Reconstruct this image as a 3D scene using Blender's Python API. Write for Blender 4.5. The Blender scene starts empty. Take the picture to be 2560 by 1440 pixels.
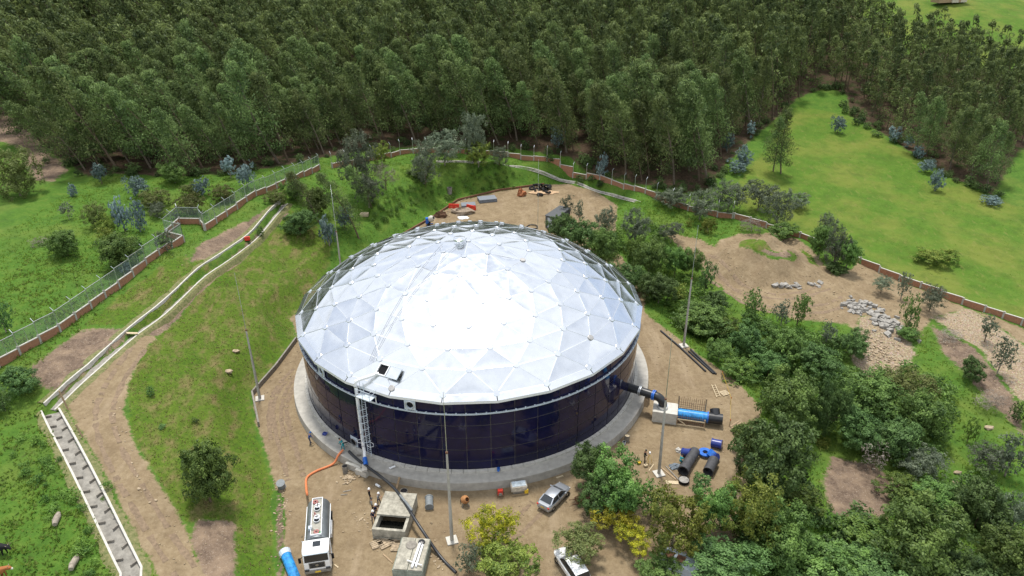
import bpy, bmesh, math, random
import numpy as np
from mathutils import Vector, Matrix, Euler
# ------------------------------------------------------------------ camera, sky, sun, exposure
SC = bpy.context.scene; COL = SC.collection
cam = bpy.data.objects.new('camera', bpy.data.cameras.new('camera')); COL.objects.link(cam)
_R = [[0.999981, -0.002825, -0.0054], [0.006094, 0.463617, 0.886015], [-0.0, -0.886031, 0.463626]]
cam.matrix_world = Matrix.Translation((5.4675, -84.2369, 55.3564)) @ Matrix(_R).transposed().to_4x4()
cam.data.sensor_width = 36.0; cam.data.lens = 25.6092; cam.data.clip_start = 0.5; cam.data.clip_end = 4000
SC.camera = cam
SUN_EL, SUN_AZ = math.radians(73), math.radians(-12)          # azimuth from +y towards +x
CLOUD_SHIFT = (3.7, 2.3, 3.1)
world = bpy.data.worlds.new('World'); SC.world = world; world.use_nodes = True
wn = world.node_tree; wl = wn.links; bg = wn.nodes['Background']
sky = wn.nodes.new('ShaderNodeTexSky'); sky.sky_type = 'NISHITA'; sky.sun_disc = False
sky.sun_elevation = SUN_EL; sky.sun_rotation = SUN_AZ; sky.altitude = 2600; sky.air_density = 1.0; sky.dust_density = 1.2
tc = wn.nodes.new('ShaderNodeTexCoord'); cn = wn.nodes.new('ShaderNodeTexNoise')   # broken cloud cover
cn.inputs['Scale'].default_value = 1.3; cn.inputs['Detail'].default_value = 5; cm_ = wn.nodes.new('ShaderNodeMapping'); cm_.inputs['Location'].default_value = CLOUD_SHIFT; wl.new(tc.outputs['Generated'], cm_.inputs['Vector']); wl.new(cm_.outputs['Vector'], cn.inputs['Vector'])
cr = wn.nodes.new('ShaderNodeValToRGB'); cr.color_ramp.elements[0].position = 0.22; cr.color_ramp.elements[1].position = 0.50
wl.new(cn.outputs['Fac'], cr.inputs['Fac'])
mx = wn.nodes.new('ShaderNodeMix'); mx.data_type = 'RGBA'; mx.inputs['B'].default_value = (7.0, 7.35, 7.9, 1)
wl.new(cr.outputs['Color'], mx.inputs['Factor']); wl.new(sky.outputs['Color'], mx.inputs['A']); wl.new(mx.outputs['Result'], bg.inputs['Color'])
bg.inputs['Strength'].default_value = 0.115
sl = bpy.data.lights.new('sun', 'SUN'); sl.energy = 3.1; sl.angle = math.radians(8); sl.color = (1, 0.95, 0.87)
sun = bpy.data.objects.new('sun', sl); COL.objects.link(sun); sun.location = (30, 80, 160)
_sd = Vector((math.cos(SUN_EL) * math.sin(SUN_AZ), math.cos(SUN_EL) * math.cos(SUN_AZ), math.sin(SUN_EL)))
sun.rotation_euler = _sd.to_track_quat('Z', 'Y').to_euler()
SC.view_settings.view_transform = 'Standard'; SC.view_settings.look = 'None'; SC.view_settings.gamma = 1; SC.view_settings.use_curve_mapping = False
SC.view_settings.exposure = 0.43
SC.cycles.max_bounces = 6; SC.cycles.transparent_max_bounces = 8; SC.cycles.diffuse_bounces = 3; SC.cycles.glossy_bounces = 3; SC.cycles.transmission_bounces = 2
CAM = Vector((5.4675, -84.2369, 55.3564))
# ------------------------------------------------------------------ materials
MATS = {}
def M(name, col, rough=0.8, metal=0.0, var=0.16, scale=5.0, bump=0.0, bscale=30.0, spec=0.3, col2=None, coat=0.0):
    if name in MATS: return MATS[name]
    m = bpy.data.materials.new(name); m.use_nodes = True; nt = m.node_tree; L = nt.links; b = nt.nodes['Principled BSDF']
    g = nt.nodes.new('ShaderNodeNewGeometry'); n = nt.nodes.new('ShaderNodeTexNoise'); n.inputs['Scale'].default_value = scale; n.inputs['Detail'].default_value = 6; n.inputs['Roughness'].default_value = 0.65
    L.new(g.outputs['Position'], n.inputs['Vector'])
    r = nt.nodes.new('ShaderNodeValToRGB'); c2 = col2 or tuple(c * (1 - 1.6 * var) for c in col); c3 = tuple(min(1, c * (1 + var)) for c in col)
    r.color_ramp.elements[0].position = 0.3; r.color_ramp.elements[0].color = (*c2, 1); r.color_ramp.elements[1].position = 0.7; r.color_ramp.elements[1].color = (*c3, 1)
    L.new(n.outputs['Fac'], r.inputs['Fac']); L.new(r.outputs['Color'], b.inputs['Base Color'])
    b.inputs['Roughness'].default_value = rough; b.inputs['Metallic'].default_value = metal; b.inputs['Specular IOR Level'].default_value = spec; b.inputs['Coat Weight'].default_value = coat; b.inputs['Coat Roughness'].default_value = 0.08
    if bump:
        n2 = nt.nodes.new('ShaderNodeTexNoise'); n2.inputs['Scale'].default_value = bscale; n2.inputs['Detail'].default_value = 4; L.new(g.outputs['Position'], n2.inputs['Vector'])
        bp = nt.nodes.new('ShaderNodeBump'); bp.inputs['Strength'].default_value = bump; bp.inputs['Distance'].default_value = 0.05; L.new(n2.outputs['Fac'], bp.inputs['Height']); L.new(bp.outputs['Normal'], b.inputs['Normal'])
    MATS[name] = m; return m
def leaf_mat(name, dark, light, trans=0.3, rough=0.55):
    m = bpy.data.materials.new(name); m.use_nodes = True; nt = m.node_tree; L = nt.links
    for n in list(nt.nodes): nt.nodes.remove(n)
    out = nt.nodes.new('ShaderNodeOutputMaterial'); a = nt.nodes.new('ShaderNodeAttribute'); a.attribute_name = 'tint'; oi = nt.nodes.new('ShaderNodeObjectInfo')
    r = nt.nodes.new('ShaderNodeValToRGB'); r.color_ramp.elements[0].color = (*dark, 1); r.color_ramp.elements[1].color = (*light, 1); r.color_ramp.elements[0].position = 0.1; r.color_ramp.elements[1].position = 0.95
    L.new(a.outputs['Fac'], r.inputs['Fac'])
    hv = nt.nodes.new('ShaderNodeHueSaturation'); mr = nt.nodes.new('ShaderNodeMapRange'); mr.inputs['To Min'].default_value = 0.70; mr.inputs['To Max'].default_value = 1.36; L.new(oi.outputs['Random'], mr.inputs['Value']); L.new(mr.outputs['Result'], hv.inputs['Value'])
    mr2 = nt.nodes.new('ShaderNodeMapRange'); mr2.inputs['To Min'].default_value = 0.478; mr2.inputs['To Max'].default_value = 0.518; L.new(oi.outputs['Random'], mr2.inputs['Value']); L.new(mr2.outputs['Result'], hv.inputs['Hue'])
    L.new(r.outputs['Color'], hv.inputs['Color'])
    d = nt.nodes.new('ShaderNodeBsdfDiffuse'); t = nt.nodes.new('ShaderNodeBsdfTranslucent'); gl = nt.nodes.new('ShaderNodeBsdfGlossy'); gl.inputs['Roughness'].default_value = rough; gl.inputs['Color'].default_value = (.8, .85, .8, 1)
    m1 = nt.nodes.new('ShaderNodeMixShader'); m1.inputs[0].default_value = trans; m2 = nt.nodes.new('ShaderNodeMixShader'); m2.inputs[0].default_value = 0.018
    L.new(hv.outputs['Color'], d.inputs['Color']); L.new(hv.outputs['Color'], t.inputs['Color']); L.new(d.outputs[0], m1.inputs[1]); L.new(t.outputs[0], m1.inputs[2]); L.new(m1.outputs[0], m2.inputs[1]); L.new(gl.outputs[0], m2.inputs[2]); L.new(m2.outputs[0], out.inputs['Surface'])
    MATS[name] = m; return m
CONC = M('concrete', (.40, .38, .34), .9, var=.14, scale=1.6, bump=.25, bscale=18)
CONC_L = M('pale_concrete', (.52, .50, .45), .9, var=.12, scale=2.2, bump=.2, bscale=14)
CONC_D = M('weathered_concrete', (.24, .22, .19), .92, var=.22, scale=3)
BRICK = M('brick', (.34, .165, .095), .9, var=.2, scale=4, bump=.3, bscale=60, col2=(.24, .125, .08))
STEEL = M('galvanised_steel', (.62, .65, .68), .42, 1.0, var=.08)
PAINT_W = M('white_paint', (.78, .79, .80), .35, var=.04, spec=.5, coat=.4)
PAINT_G = M('grey_paint', (.48, .54, .60), .5, var=.06, spec=.4)
BLACK = M('black_plastic', (.022, .024, .028), .38, var=.2, spec=.5)
RUBBER = M('rubber', (.02, .02, .02), .8, var=.2)
GLASS = M('dark_glass', (.015, .02, .025), .06, var=.1, spec=.8)
BLUE = M('blue_plastic', (.02, .14, .55), .35, var=.25, scale=3, spec=.5)
NAVY = M('navy_plastic', (.02, .04, .22), .3, var=.15, spec=.5)
WOOD = M('timber', (.36, .26, .16), .85, var=.25, scale=7)
WOOD_P = M('pale_timber', (.55, .45, .30), .85, var=.18, scale=7)
RUST = M('rusty_steel', (.17, .085, .05), .85, var=.3, scale=9)
RED = M('red_plastic', (.62, .05, .03), .45, var=.15)
ORANGE = M('orange_hose', (.62, .20, .08), .55, var=.1)
STONE = M('pale_stone', (.38, .30, .205), .9, var=.3, scale=3)
RUBBLE = M('broken_concrete', (.30, .285, .26), .92, var=.3, scale=2.2)
YELLOW = M('yellow_plastic', (.75, .50, .04), .5)
BARK = M('bark', (.13, .095, .065), .9, var=.3, scale=6)
BARK_P = M('pale_bark', (.30, .26, .21), .85, var=.3, scale=4)
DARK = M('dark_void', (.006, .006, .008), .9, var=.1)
SKIN = M('skin', (.36, .19, .12), .6, var=.05)
WHITE_H = M('white_helmet', (.85, .85, .85), .35, var=.03)
# ------------------------------------------------------------------ object helpers
def link(o, parent=None):
    COL.objects.link(o)
    if parent is not None: o.parent = parent
    return o
def tag(o, label=None, cat=None, group=None, kind=None):
    if label: o['label'] = label
    if cat: o['category'] = cat
    if group: o['group'] = group
    if kind: o['kind'] = kind
    return o
def thing(name, label, cat, loc=(0, 0, 0), rz=0.0, group=None):
    o = bpy.data.objects.new(name, None); o.empty_display_size = 0.3; o.location = loc; o.rotation_euler = (0, 0, rz); COL.objects.link(o)
    return tag(o, label, cat, group)
def copy_tree(o, parent=None):
    c = o.copy(); COL.objects.link(c); c.parent = parent
    for ch in list(o.children): copy_tree(ch, c)
    return c
class MB:
    def __init__(s): s.v = []; s.f = []
    def add(s, vs, fs):
        k = len(s.v); s.v += [tuple(v) for v in vs]; s.f += [tuple(i + k for i in f) for f in fs]; return s
    def box(s, c, d, rz=0.0, rot=None, taper=1.0):
        R = rot if rot is not None else Matrix.Rotation(rz, 3, 'Z'); c = Vector(c); vs = []
        for z in (-1, 1):
            t = taper if z > 0 else 1.0
            for x, y in ((-1, -1), (1, -1), (1, 1), (-1, 1)): vs.append(c + R @ Vector((x * d[0] / 2 * t, y * d[1] / 2 * t, z * d[2] / 2)))
        return s.add(vs, [(3, 2, 1, 0), (4, 5, 6, 7), (0, 1, 5, 4), (1, 2, 6, 5), (2, 3, 7, 6), (3, 0, 4, 7)])
    def beam(s, a, b, w, h=None, up=(0, 0, 1)):
        a, b = Vector(a), Vector(b); d = b - a; l = d.length; x = d / l; u = Vector(up)
        if abs(x.dot(u)) > .98: u = Vector((0, 1, 0))
        y = u.cross(x).normalized(); z = x.cross(y)
        return s.box((a + b) / 2, (l, w, h or w), rot=Matrix((x, y, z)).transposed())
    def tube(s, pts, r, n=10, cap=True, inner=None):
        pts = [Vector(p) for p in pts]; rs = r if isinstance(r, (list, tuple)) else [r] * len(pts); k = len(s.v); ref = None
        for i, p in enumerate(pts):
            d = (pts[min(i + 1, len(pts) - 1)] - pts[max(i - 1, 0)]).normalized()
            if ref is None: ref = Vector((0, 0, 1)) if abs(d.z) < .9 else Vector((1, 0, 0))
            y = (ref - d * ref.dot(d)).normalized(); ref = y; x = y.cross(d)
            for j in range(n):
                a = 2 * math.pi * j / n; s.v.append(tuple(p + (x * math.cos(a) + y * math.sin(a)) * rs[i]))
        for i in range(len(pts) - 1):
            for j in range(n): s.f.append((k + i * n + j, k + i * n + (j + 1) % n, k + (i + 1) * n + (j + 1) % n, k + (i + 1) * n + j))
        if cap: s.f.append(tuple(k + j for j in range(n))[::-1]); e = k + (len(pts) - 1) * n; s.f.append(tuple(e + j for j in range(n)))
        return s
    def pipe(s, a, b, ro, ri, n=18):                       # hollow pipe
        s.tube([a, b], ro, n, cap=False); k = len(s.v); s.tube([a, b], ri, n, cap=False)
        for e in (0, n):
            for j in range(n):
                q = (k - 2 * n + e + j, k - 2 * n + e + (j + 1) % n, k + e + (j + 1) % n, k + e + j); s.f.append(q if e else q[::-1])
        for i in range(len(s.f) - 3 * n, len(s.f) - 2 * n): s.f[i] = s.f[i][::-1]
        return s
    def rev(s, prof, n=24, c=(0, 0, 0), a0=0.0, a1=2 * math.pi, cap=False):
        k = len(s.v); full = abs(a1 - a0 - 2 * math.pi) < 1e-6; m = n if full else n + 1
        for j in range(m):
            a = a0 + (a1 - a0) * j / n
            for r, z in prof: s.v.append((c[0] + r * math.cos(a), c[1] + r * math.sin(a), c[2] + z))
        q = len(prof)
        for j in range(n):
            for i in range(q - 1): s.f.append((k + j * q + i, k + ((j + 1) % m) * q + i, k + ((j + 1) % m) * q + i + 1, k + j * q + i + 1))
        return s
    def loft(s, rings, cap=True):
        k = len(s.v); n = len(rings[0])
        for r in rings: s.v += [tuple(p) for p in r]
        for i in range(len(rings) - 1):
            for j in range(n): s.f.append((k + i * n + j, k + i * n + (j + 1) % n, k + (i + 1) * n + (j + 1) % n, k + (i + 1) * n + j))
        if cap: s.f.append(tuple(k + j for j in range(n))[::-1]); e = k + (len(rings) - 1) * n; s.f.append(tuple(e + j for j in range(n)))
        return s
    def mesh(s, name):
        m = bpy.data.meshes.new(name); m.from_pydata(s.v, [], s.f); m.update(); return m
    def build(s, name, mat, parent=None, loc=None, smooth=False, bevel=0.0, fix=False):
        m = s.mesh(name); m.materials.append(mat)
        if fix or bevel:
            bm = bmesh.new(); bm.from_mesh(m); bmesh.ops.recalc_face_normals(bm, faces=bm.faces)
            if bevel: bmesh.ops.bevel(bm, geom=list(bm.edges), offset=bevel, segments=1, affect='EDGES', clamp_overlap=True)
            bm.to_mesh(m); bm.free()
        if smooth:
            m.polygons.foreach_set('use_smooth', [True] * len(m.polygons))
            if smooth != 'all': m.set_sharp_from_angle(angle=math.radians(40))
        o = bpy.data.objects.new(name, m)
        if loc is not None: o.location = loc
        return link(o, parent)
def np_mesh(name, V, F, mat, tint=None, smooth=False):
    m = bpy.data.meshes.new(name); k = F.shape[1]; m.vertices.add(len(V)); m.vertices.foreach_set('co', np.ascontiguousarray(V, np.float32).ravel())
    m.loops.add(F.size); m.loops.foreach_set('vertex_index', F.astype(np.int32).ravel()); m.polygons.add(len(F)); m.polygons.foreach_set('loop_start', np.arange(0, F.size, k, dtype=np.int32))
    if smooth: m.polygons.foreach_set('use_smooth', np.ones(len(F), bool))
    m.update(calc_edges=True)
    if tint is not None:
        a = m.attributes.new('tint', 'FLOAT', 'POINT'); a.data.foreach_set('value', tint.astype(np.float32))
    m.materials.append(mat); return m
# ---- terrain: heights from surveyed spot levels (x, y, z), the level works platform and a few banks
PAD_Z = -1.2
LEVELS = np.array([
 # left: road, drain, fence and meadow
 (-43.0,-4.0,5.2), (-43.3,-11.7,4.7), (-37.9,-21.3,4), (-31.9,-28.4,3.1), (-24.2,-37.5,1.5),
 (-47.7,-16.4,4.4), (-38.9,-26.4,3.5), (-29.0,-37.7,1.7), (-44.6,-1.0,5.4), (-40.8,18.5,6), (-37.7,43.1,6),
 (-57.4,-9.5,5.6), (-54.2,-1.6,6), (-51.6,9.8,6.4), (-49.0,26.9,6.6), (-42.7,45.4,6.6), (-38.3,57.2,6.4),
 (-40.7,-38.1,2.3), (-43.1,-29.7,3.4), (-51.2,-18.5,4.6), (-64.4,12.0,6.8), (-72.4,39.2,7.6), (-80.9,29.9,8.4), (-66.2,58.6,7.8), (-112.3,81.6,10), (-51.4,67.9,6.4),
 (-28.1,-17.3,0.6), (-34.9,2.8,1.9), (-35.6,20.1,2.5), (-31.8,35.6,2.6), (-21.8,-28.8,-0.4), (-27.5,50.2,3),
 # back: terrace, wall, forest edge
 (-33.4,67.9,5.4), (-20.4,80.3,4.4), (-8.5,83.3,3.8), (4.7,82.7,3.2), (16.7,76.8,2.6), (25.0,69.3,1.8), (32.9,62.5,1), (40.2,56.3,0),
 (-18.5,65.5,3.4), (-6.2,76.0,3), (-17.0,53.6,1.6), (-8.3,65.2,-0.2), (20.0,71.5,0.6), (27.2,64.6,-0.2),
 # right: track, wall, pasture, thicket hollow
 (50.0,52.6,-0.6), (60.4,42.9,-1.2), (67.6,32.6,-1.8), (74.4,24.5,-2.4), (85.8,14.2,-3.2), (37.6,43.2,-1.2), (39.7,32.6,-1.2), (46.1,20.9,-1.4), (55.7,18.4,-1.6), (67.8,11.2,-2.6), (75.2,-1.2,-3.6),
 (31.2,25.0,-2), (36.4,8.1,-2.6), (41.7,-5.1,-3.2), (53.2,4.8,-3.4), (63.6,8.4,-3), (43.2,-14.4,-4.2), (58.9,-7.7,-4.6), (62.6,-18.0,-5.6), (46.0,-24.8,-5), (58.3,-30.1,-6.6), (34.6,-31.6,-3.6), (26.2,-31.7,-2.2),
 (80.8,106.8,5), (80.7,76.0,2), (82.2,49.0,-0.6), (91.0,29.6,-2.4), (108.5,60.2,7.11e-15), (95.9,110.4,5.6), (102.2,82.7,2.6), (106.9,63.5,0.6), (56.0,69.3,1.6),
 # hillside beyond
 (-150,165,19), (-60,150,15), (0,165,17), (60,160,15.5), (0,260,34), (-220,260,36), (142,191,20), (168,200,24), (240,260,28), (120,130,10.5), (180,120,6), (0,500,66), (-400,500,70), (400,500,55), (-400,200,34), (420,150,8), (400,0,-6), (-400,0,14), (0,-150,-6), (-300,-150,4), (300,-150,-12), (0,1500,150), (-1200,900,140), (1200,900,90), (-1200,-600,0), (1200,-600,-20),(0,-900,-10),
], float)
PAD = np.array([(-26.4,8.3,-1.2), (-27.4,0.3,-1.2), (-28.7,-6.0,-1.2), (-26.2,-12.1,-1.2), (-23.2,-18.0,-1.2), (-20.4,-23.9,-1.2), (-18.8,-29.7,-1.2), (-16.8,-35.2,-1.2), (-17,-45,0), (0,-60,0), (20,-52,0), (29.2,-27.9,-1.2), (33.4,-17.8,-1.2), (37.1,-9.4,-1.2), (35.5,-3.2,-1.2), (31.9,3.2,-1.2), (26.2,15.4,-1.2), (28,22,0), (25,38,0), (26.4,51.3,-1.2), (28.1,61.2,-1.2), (24.4,70.4,-1.2), (18.5,75.3,-1.2), (12.9,74.6,-1.2), (2.9,70.8,-1.2), (-6.1,64.6,-1.2), (-10.5,55.1,-1.2), (-16.2,45.5,-1.2), (-25,30,0), (-29,14,0)])[:, :2]
TERRACE = np.array([(5.2,76.0,2), (2.0,71.8,2), (-4.1,70.1,2), (-11.5,63.7,2), (-16.7,57.1,2), (-20.7,46.9,2.2), (-25.4,55.7,2.6), (-22.3,68.2,3.4), (-10.9,76.9,3.4), (2.9,76.7,3)])[:, :2]
CHAN = np.array([(-37.3,45.2,6), (-38.5,31.5,6), (-40.8,18.5,6), (-42.8,7.8,5.7), (-44.6,-1.0,5.4), (-46.2,-9.2,4.9), (-47.6,-16.4,4.4), (-44.9,-19.7,4.1), (-38.9,-26.4,3.5), (-33.7,-32.3,2.7), (-29.0,-37.7,1.7), (-26.5,-45,1.2)])[:, :2]
MOUND = (49.6,31.6,-0.4)[:2]
def seg_dist(P, poly, closed=True):
    P = np.asarray(P, float); d = np.full(len(P), 1e9); n = len(poly)
    for i in range(n if closed else n - 1):
        a = np.asarray(poly[i][:2], float); b = np.asarray(poly[(i + 1) % n][:2], float); v = b - a
        t = np.clip(((P - a) @ v) / max(v @ v, 1e-9), 0, 1)
        d = np.minimum(d, np.hypot(*(P - a - t[:, None] * v).T))
    return d
def signed(P, poly):
    P = np.asarray(P, float); ins = np.zeros(len(P), bool); n = len(poly)
    for i in range(n):
        a, b = poly[i], poly[(i + 1) % n]
        c = ((a[1] > P[:, 1]) != (b[1] > P[:, 1]))
        with np.errstate(divide='ignore', invalid='ignore'):
            ins ^= c & (P[:, 0] < (b[0] - a[0]) * (P[:, 1] - a[1]) / (b[1] - a[1]) + a[0])
    d = seg_dist(P, poly); return np.where(ins, -d, d)
def sstep(t): t = np.clip(t, 0, 1); return t * t * (3 - 2 * t)
def _phi(A, B): return np.sqrt(((A[:, None, :] - B[None]) ** 2).sum(2) + 16.0)
_n = len(LEVELS); _M = np.zeros((_n + 3, _n + 3)); _M[:_n, :_n] = _phi(LEVELS[:, :2], LEVELS[:, :2]) - 0.6 * np.eye(_n)
_M[:_n, _n] = 1; _M[:_n, _n + 1:] = LEVELS[:, :2]; _M[_n, :_n] = 1; _M[_n + 1:, :_n] = LEVELS[:, :2].T
_C = np.linalg.solve(_M, np.concatenate([LEVELS[:, 2], np.zeros(3)]))
def height(P):
    P = np.atleast_2d(np.asarray(P, float))[:, :2]; z = np.empty(len(P))
    for i in range(0, len(P), 20000):
        Q = P[i:i + 20000]; z[i:i + 20000] = _phi(Q, LEVELS[:, :2]) @ _C[:_n] + _C[_n] + Q @ _C[_n + 1:]
    d = signed(P, TERRACE); z = z + 1.9 * sstep(0.5 - d / 2.4)
    r = np.hypot((P[:, 0] - MOUND[0]) / 11.5, (P[:, 1] - MOUND[1]) / 9.0)
    z = z + 5.0 * sstep(1 - r) ** 0.8 * (1 - 0.15 * np.sin(P[:, 0] * 0.9) * np.sin(P[:, 1] * 1.1))
    k = np.where((P[:, 0] < -20) & (P[:, 0] > -60))[0]
    if len(k): z[k] -= 0.8 * sstep((1.4 - seg_dist(P[k], CHAN, False)) / 0.6)
    d = signed(P, PAD); z = np.where(d < 40, PAD_Z + (z - PAD_Z) * sstep(d / 5.0), z)
    lump = 0.06 * np.sin(P[:, 0] * 1.3 + np.sin(P[:, 1] * .7)) * np.sin(P[:, 1] * 1.1) + 0.1 * np.sin(P[:, 0] * .37 + 1) * np.sin(P[:, 1] * .41)
    return z + lump * np.clip(d / 3, 0.12, 2.0)

def gz(x, y): return float(height([[x, y]])[0])
def on(p, dz=0.0): return (p[0], p[1], gz(p[0], p[1]) + dz)
# ------------------------------------------------------------------ ground
ZN = ['meadow', 'dirt', 'turf', 'soil', 'gravel', 'forest', 'pasture']
FOREST = [(-117.1,80.5), (-115.7,92.3), (-95.2,68.7), (-78.8,54.9), (-71.1,56.9), (-59.0,56.7), (-48.1,62.9), (-37.3,73.7), (-25.4,82.8), (-11.7,87.4), (7.6,86.0), (18.7,80.8), (23.9,74.7), (33.4,66.4), (41.5,63.0), (48.3,64.8), (54.1,76.2), (67.0,95.5), (85.2,120.5), (95.3,127.1), (100.1,124.1), (96.3,109.8), (99.7,96.6), (101.9,82.2), (103.8,69.3), (108.0,62.3), (117.7,74.0), (127.9,86.2), (140.7,92.8), (160.5,130.0), (145.7,143.4), (141.3,159.5), (128.8,148.9), (127.3,165.3), (150,330), (0,420), (-330,420), (-330,120)]
ZONES = [
 ('pasture', 3.0, [(56.0,69.2), (70.2,92.7), (83.9,116.5), (94.9,109.8), (107.3,61.0), (111.3,56.4), (400,60), (300,-60), (85.7,14.0), (74.4,24.6), (67.7,33.0), (60.5,43.2), (49.9,52.3)]),
 ('pasture', 3.0, [(127.7,166.1), (124.4,140.4), (140.0,134.1), (153.4,119.8), (400,60), (700,300), (300,600), (160,400)]),
 ('forest', 2.5, FOREST),
 ('soil', 3.0, [(-130.9,106.3), (-121.1,101.5), (-96.8,71.5), (-85.2,59.5), (-83.5,50.6), (-88.0,52.2), (-104.0,73.6), (-112.6,76.1)]),
 ('turf', 2.0, [(-45.0,-0.4), (-43.4,10.3), (-41.2,22.6), (-37.9,44.9), (-30.9,41.5), (-26.8,35.2), (-26.4,7.7), (-28.7,-5.8), (-26.1,-12.0), (-20.4,-23.9), (-16.8,-35.2), (-22.2,-37.2), (-28.1,-30.4), (-37.1,-20.4), (-42.1,-11.3)]),
 ('turf', 1.6, [(-51.7,0.1), (-50.3,10.9), (-46.8,19.9), (-43.2,21.7), (-42.0,25.4), (-43.7,9.9), (-45.4,0.4)]),
 ('dirt', 1.0, [(-44.4,-1.2), (-42.0,-0.2), (-41.7,-7.1), (-41.3,-11.1), (-39.3,-16.4), (-36.2,-21.2), (-31.5,-26.5), (-27.5,-30.8), (-21.9,-37.1), (-20.5,-48), (-27,-48), (-26.7,-37.7), (-31.1,-32.8), (-37.1,-25.9), (-43.3,-19.0), (-47.4,-14.3), (-46.9,-9.1)]),
 ('soil', 1.6, [(-51.6,-1.1), (-45.5,-0.2), (-46.9,-7.4), (-48.0,-14.0), (-51.0,-12.6), (-53.9,-9.6), (-52.9,-6.0)]),
 ('soil', .7, [(-42.0,-0.9), (-44.2,-1.2), (-43.4,8.6), (-41.1,20.2), (-39.4,34.4), (-37.5,43.2), (-35.8,42.0), (-38.5,34.6), (-39.5,18.5), (-41.3,7.7)]),
 ('soil', 1.5, [(-46.1,26.1), (-42.7,35.7), (-38.6,44.0), (-41.0,34.4), (-42.2,22.4), (-44.8,17.8)]),
 ('soil', 1.2, [(-26.2,-30.4), (-22.9,-29.5), (-20.5,-36.6), (-21.1,-37.5), (-23.0,-37.3), (-25.7,-33.1)]),
 ('soil', 1.5, [(44.4,-15.0), (49.0,-16.0), (51.2,-18.8), (46.5,-24.8), (40.6,-24.8), (41.8,-19.4)]),
 ('dirt', 1.6, [(35.3,47.4), (40.8,43.8), (43.5,39.3), (45.0,42.3), (49.7,45.5), (58.4,46.2), (61.3,39.2), (61.4,27.9), (68.1,33.8), (74.4,24.6), (85.4,13.3), (76.5,-4.4), (72.5,-5.0), (74.8,8.2), (71.4,14.7), (67.2,10.4), (61.4,3.9), (58.4,4.5), (57.6,13.2), (49.9,14.4), (44.9,17.8), (41.3,21.8), (38.4,33.2)]),
 ('turf', .9, [(45.1,32.0), (46.9,29.1), (50.0,27.5), (53.9,28.6), (54.4,29.3), (50.3,29.7), (48.4,32.9), (49.8,43.0)]),
 ('soil', .9, [(48.0,29.2), (52.3,29.6), (53.9,28.9), (50.3,27.7)]),
 ('turf', .8, [(59.2,39.4), (60.4,36.5), (59.6,30.8), (57.3,30.7)]),
 ('gravel', 1.6, [(60.4,15.5), (66.9,14.5), (64.6,5.6), (56.4,-1.4), (54.7,4.3)]),
 ('gravel', 2.0, [(72.0,15.2), (79.8,19.2), (82.3,8.5), (77.0,-5.3), (72.9,-5.1), (74.1,5.8)]),
 ('soil', 2.0, [(70.8,13.3), (74.2,7.1), (73.2,-5.1), (70.5,-11.1), (69.9,-1.9), (68.7,5.6)]),
 ('dirt', 1.0, PAD.tolist()),
 ('soil', .7, [(-20.4,-24.2), (-19.7,-24.5), (-18.4,-28.1), (-16.6,-35.2), (-17.1,-35.2), (-19.3,-28.0)]),
]
def axis(lo, hi, h, far_lo, far_hi):
    a = list(np.arange(lo, hi + 1e-6, h)); s = h
    while a[-1] < far_hi: s *= 1.09; a.append(a[-1] + s)
    s = h; b = []; x = lo
    while x > far_lo: s *= 1.09; x -= s; b.append(x)
    return np.array(b[::-1] + a)
GX, GY = axis(-78, 92, .5, -1500, 1500), axis(-48, 92, .5, -900, 1800)
_X, _Y = np.meshgrid(GX, GY); GP = np.stack([_X.ravel(), _Y.ravel()], 1); GH = height(GP)
W = np.zeros((len(GP), 7)); W[:, 0] = 1
for zn, soft, poly in ZONES:
    poly = np.array(poly, float)[:, :2]; lo, hi = poly.min(0) - 6, poly.max(0) + 6; k = np.where(((GP > lo) & (GP < hi)).all(1))[0]
    if not len(k): continue
    m = sstep(0.5 - signed(GP[k], poly) / (2 * soft)); W[k] *= (1 - m)[:, None]; W[k, ZN.index(zn)] += m
def zone_at(P):
    P = np.asarray(P, float); i = np.clip(np.searchsorted(GX, P[:, 0]), 0, len(GX) - 1); j = np.clip(np.searchsorted(GY, P[:, 1]), 0, len(GY) - 1); return W[j * len(GX) + i]
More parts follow.
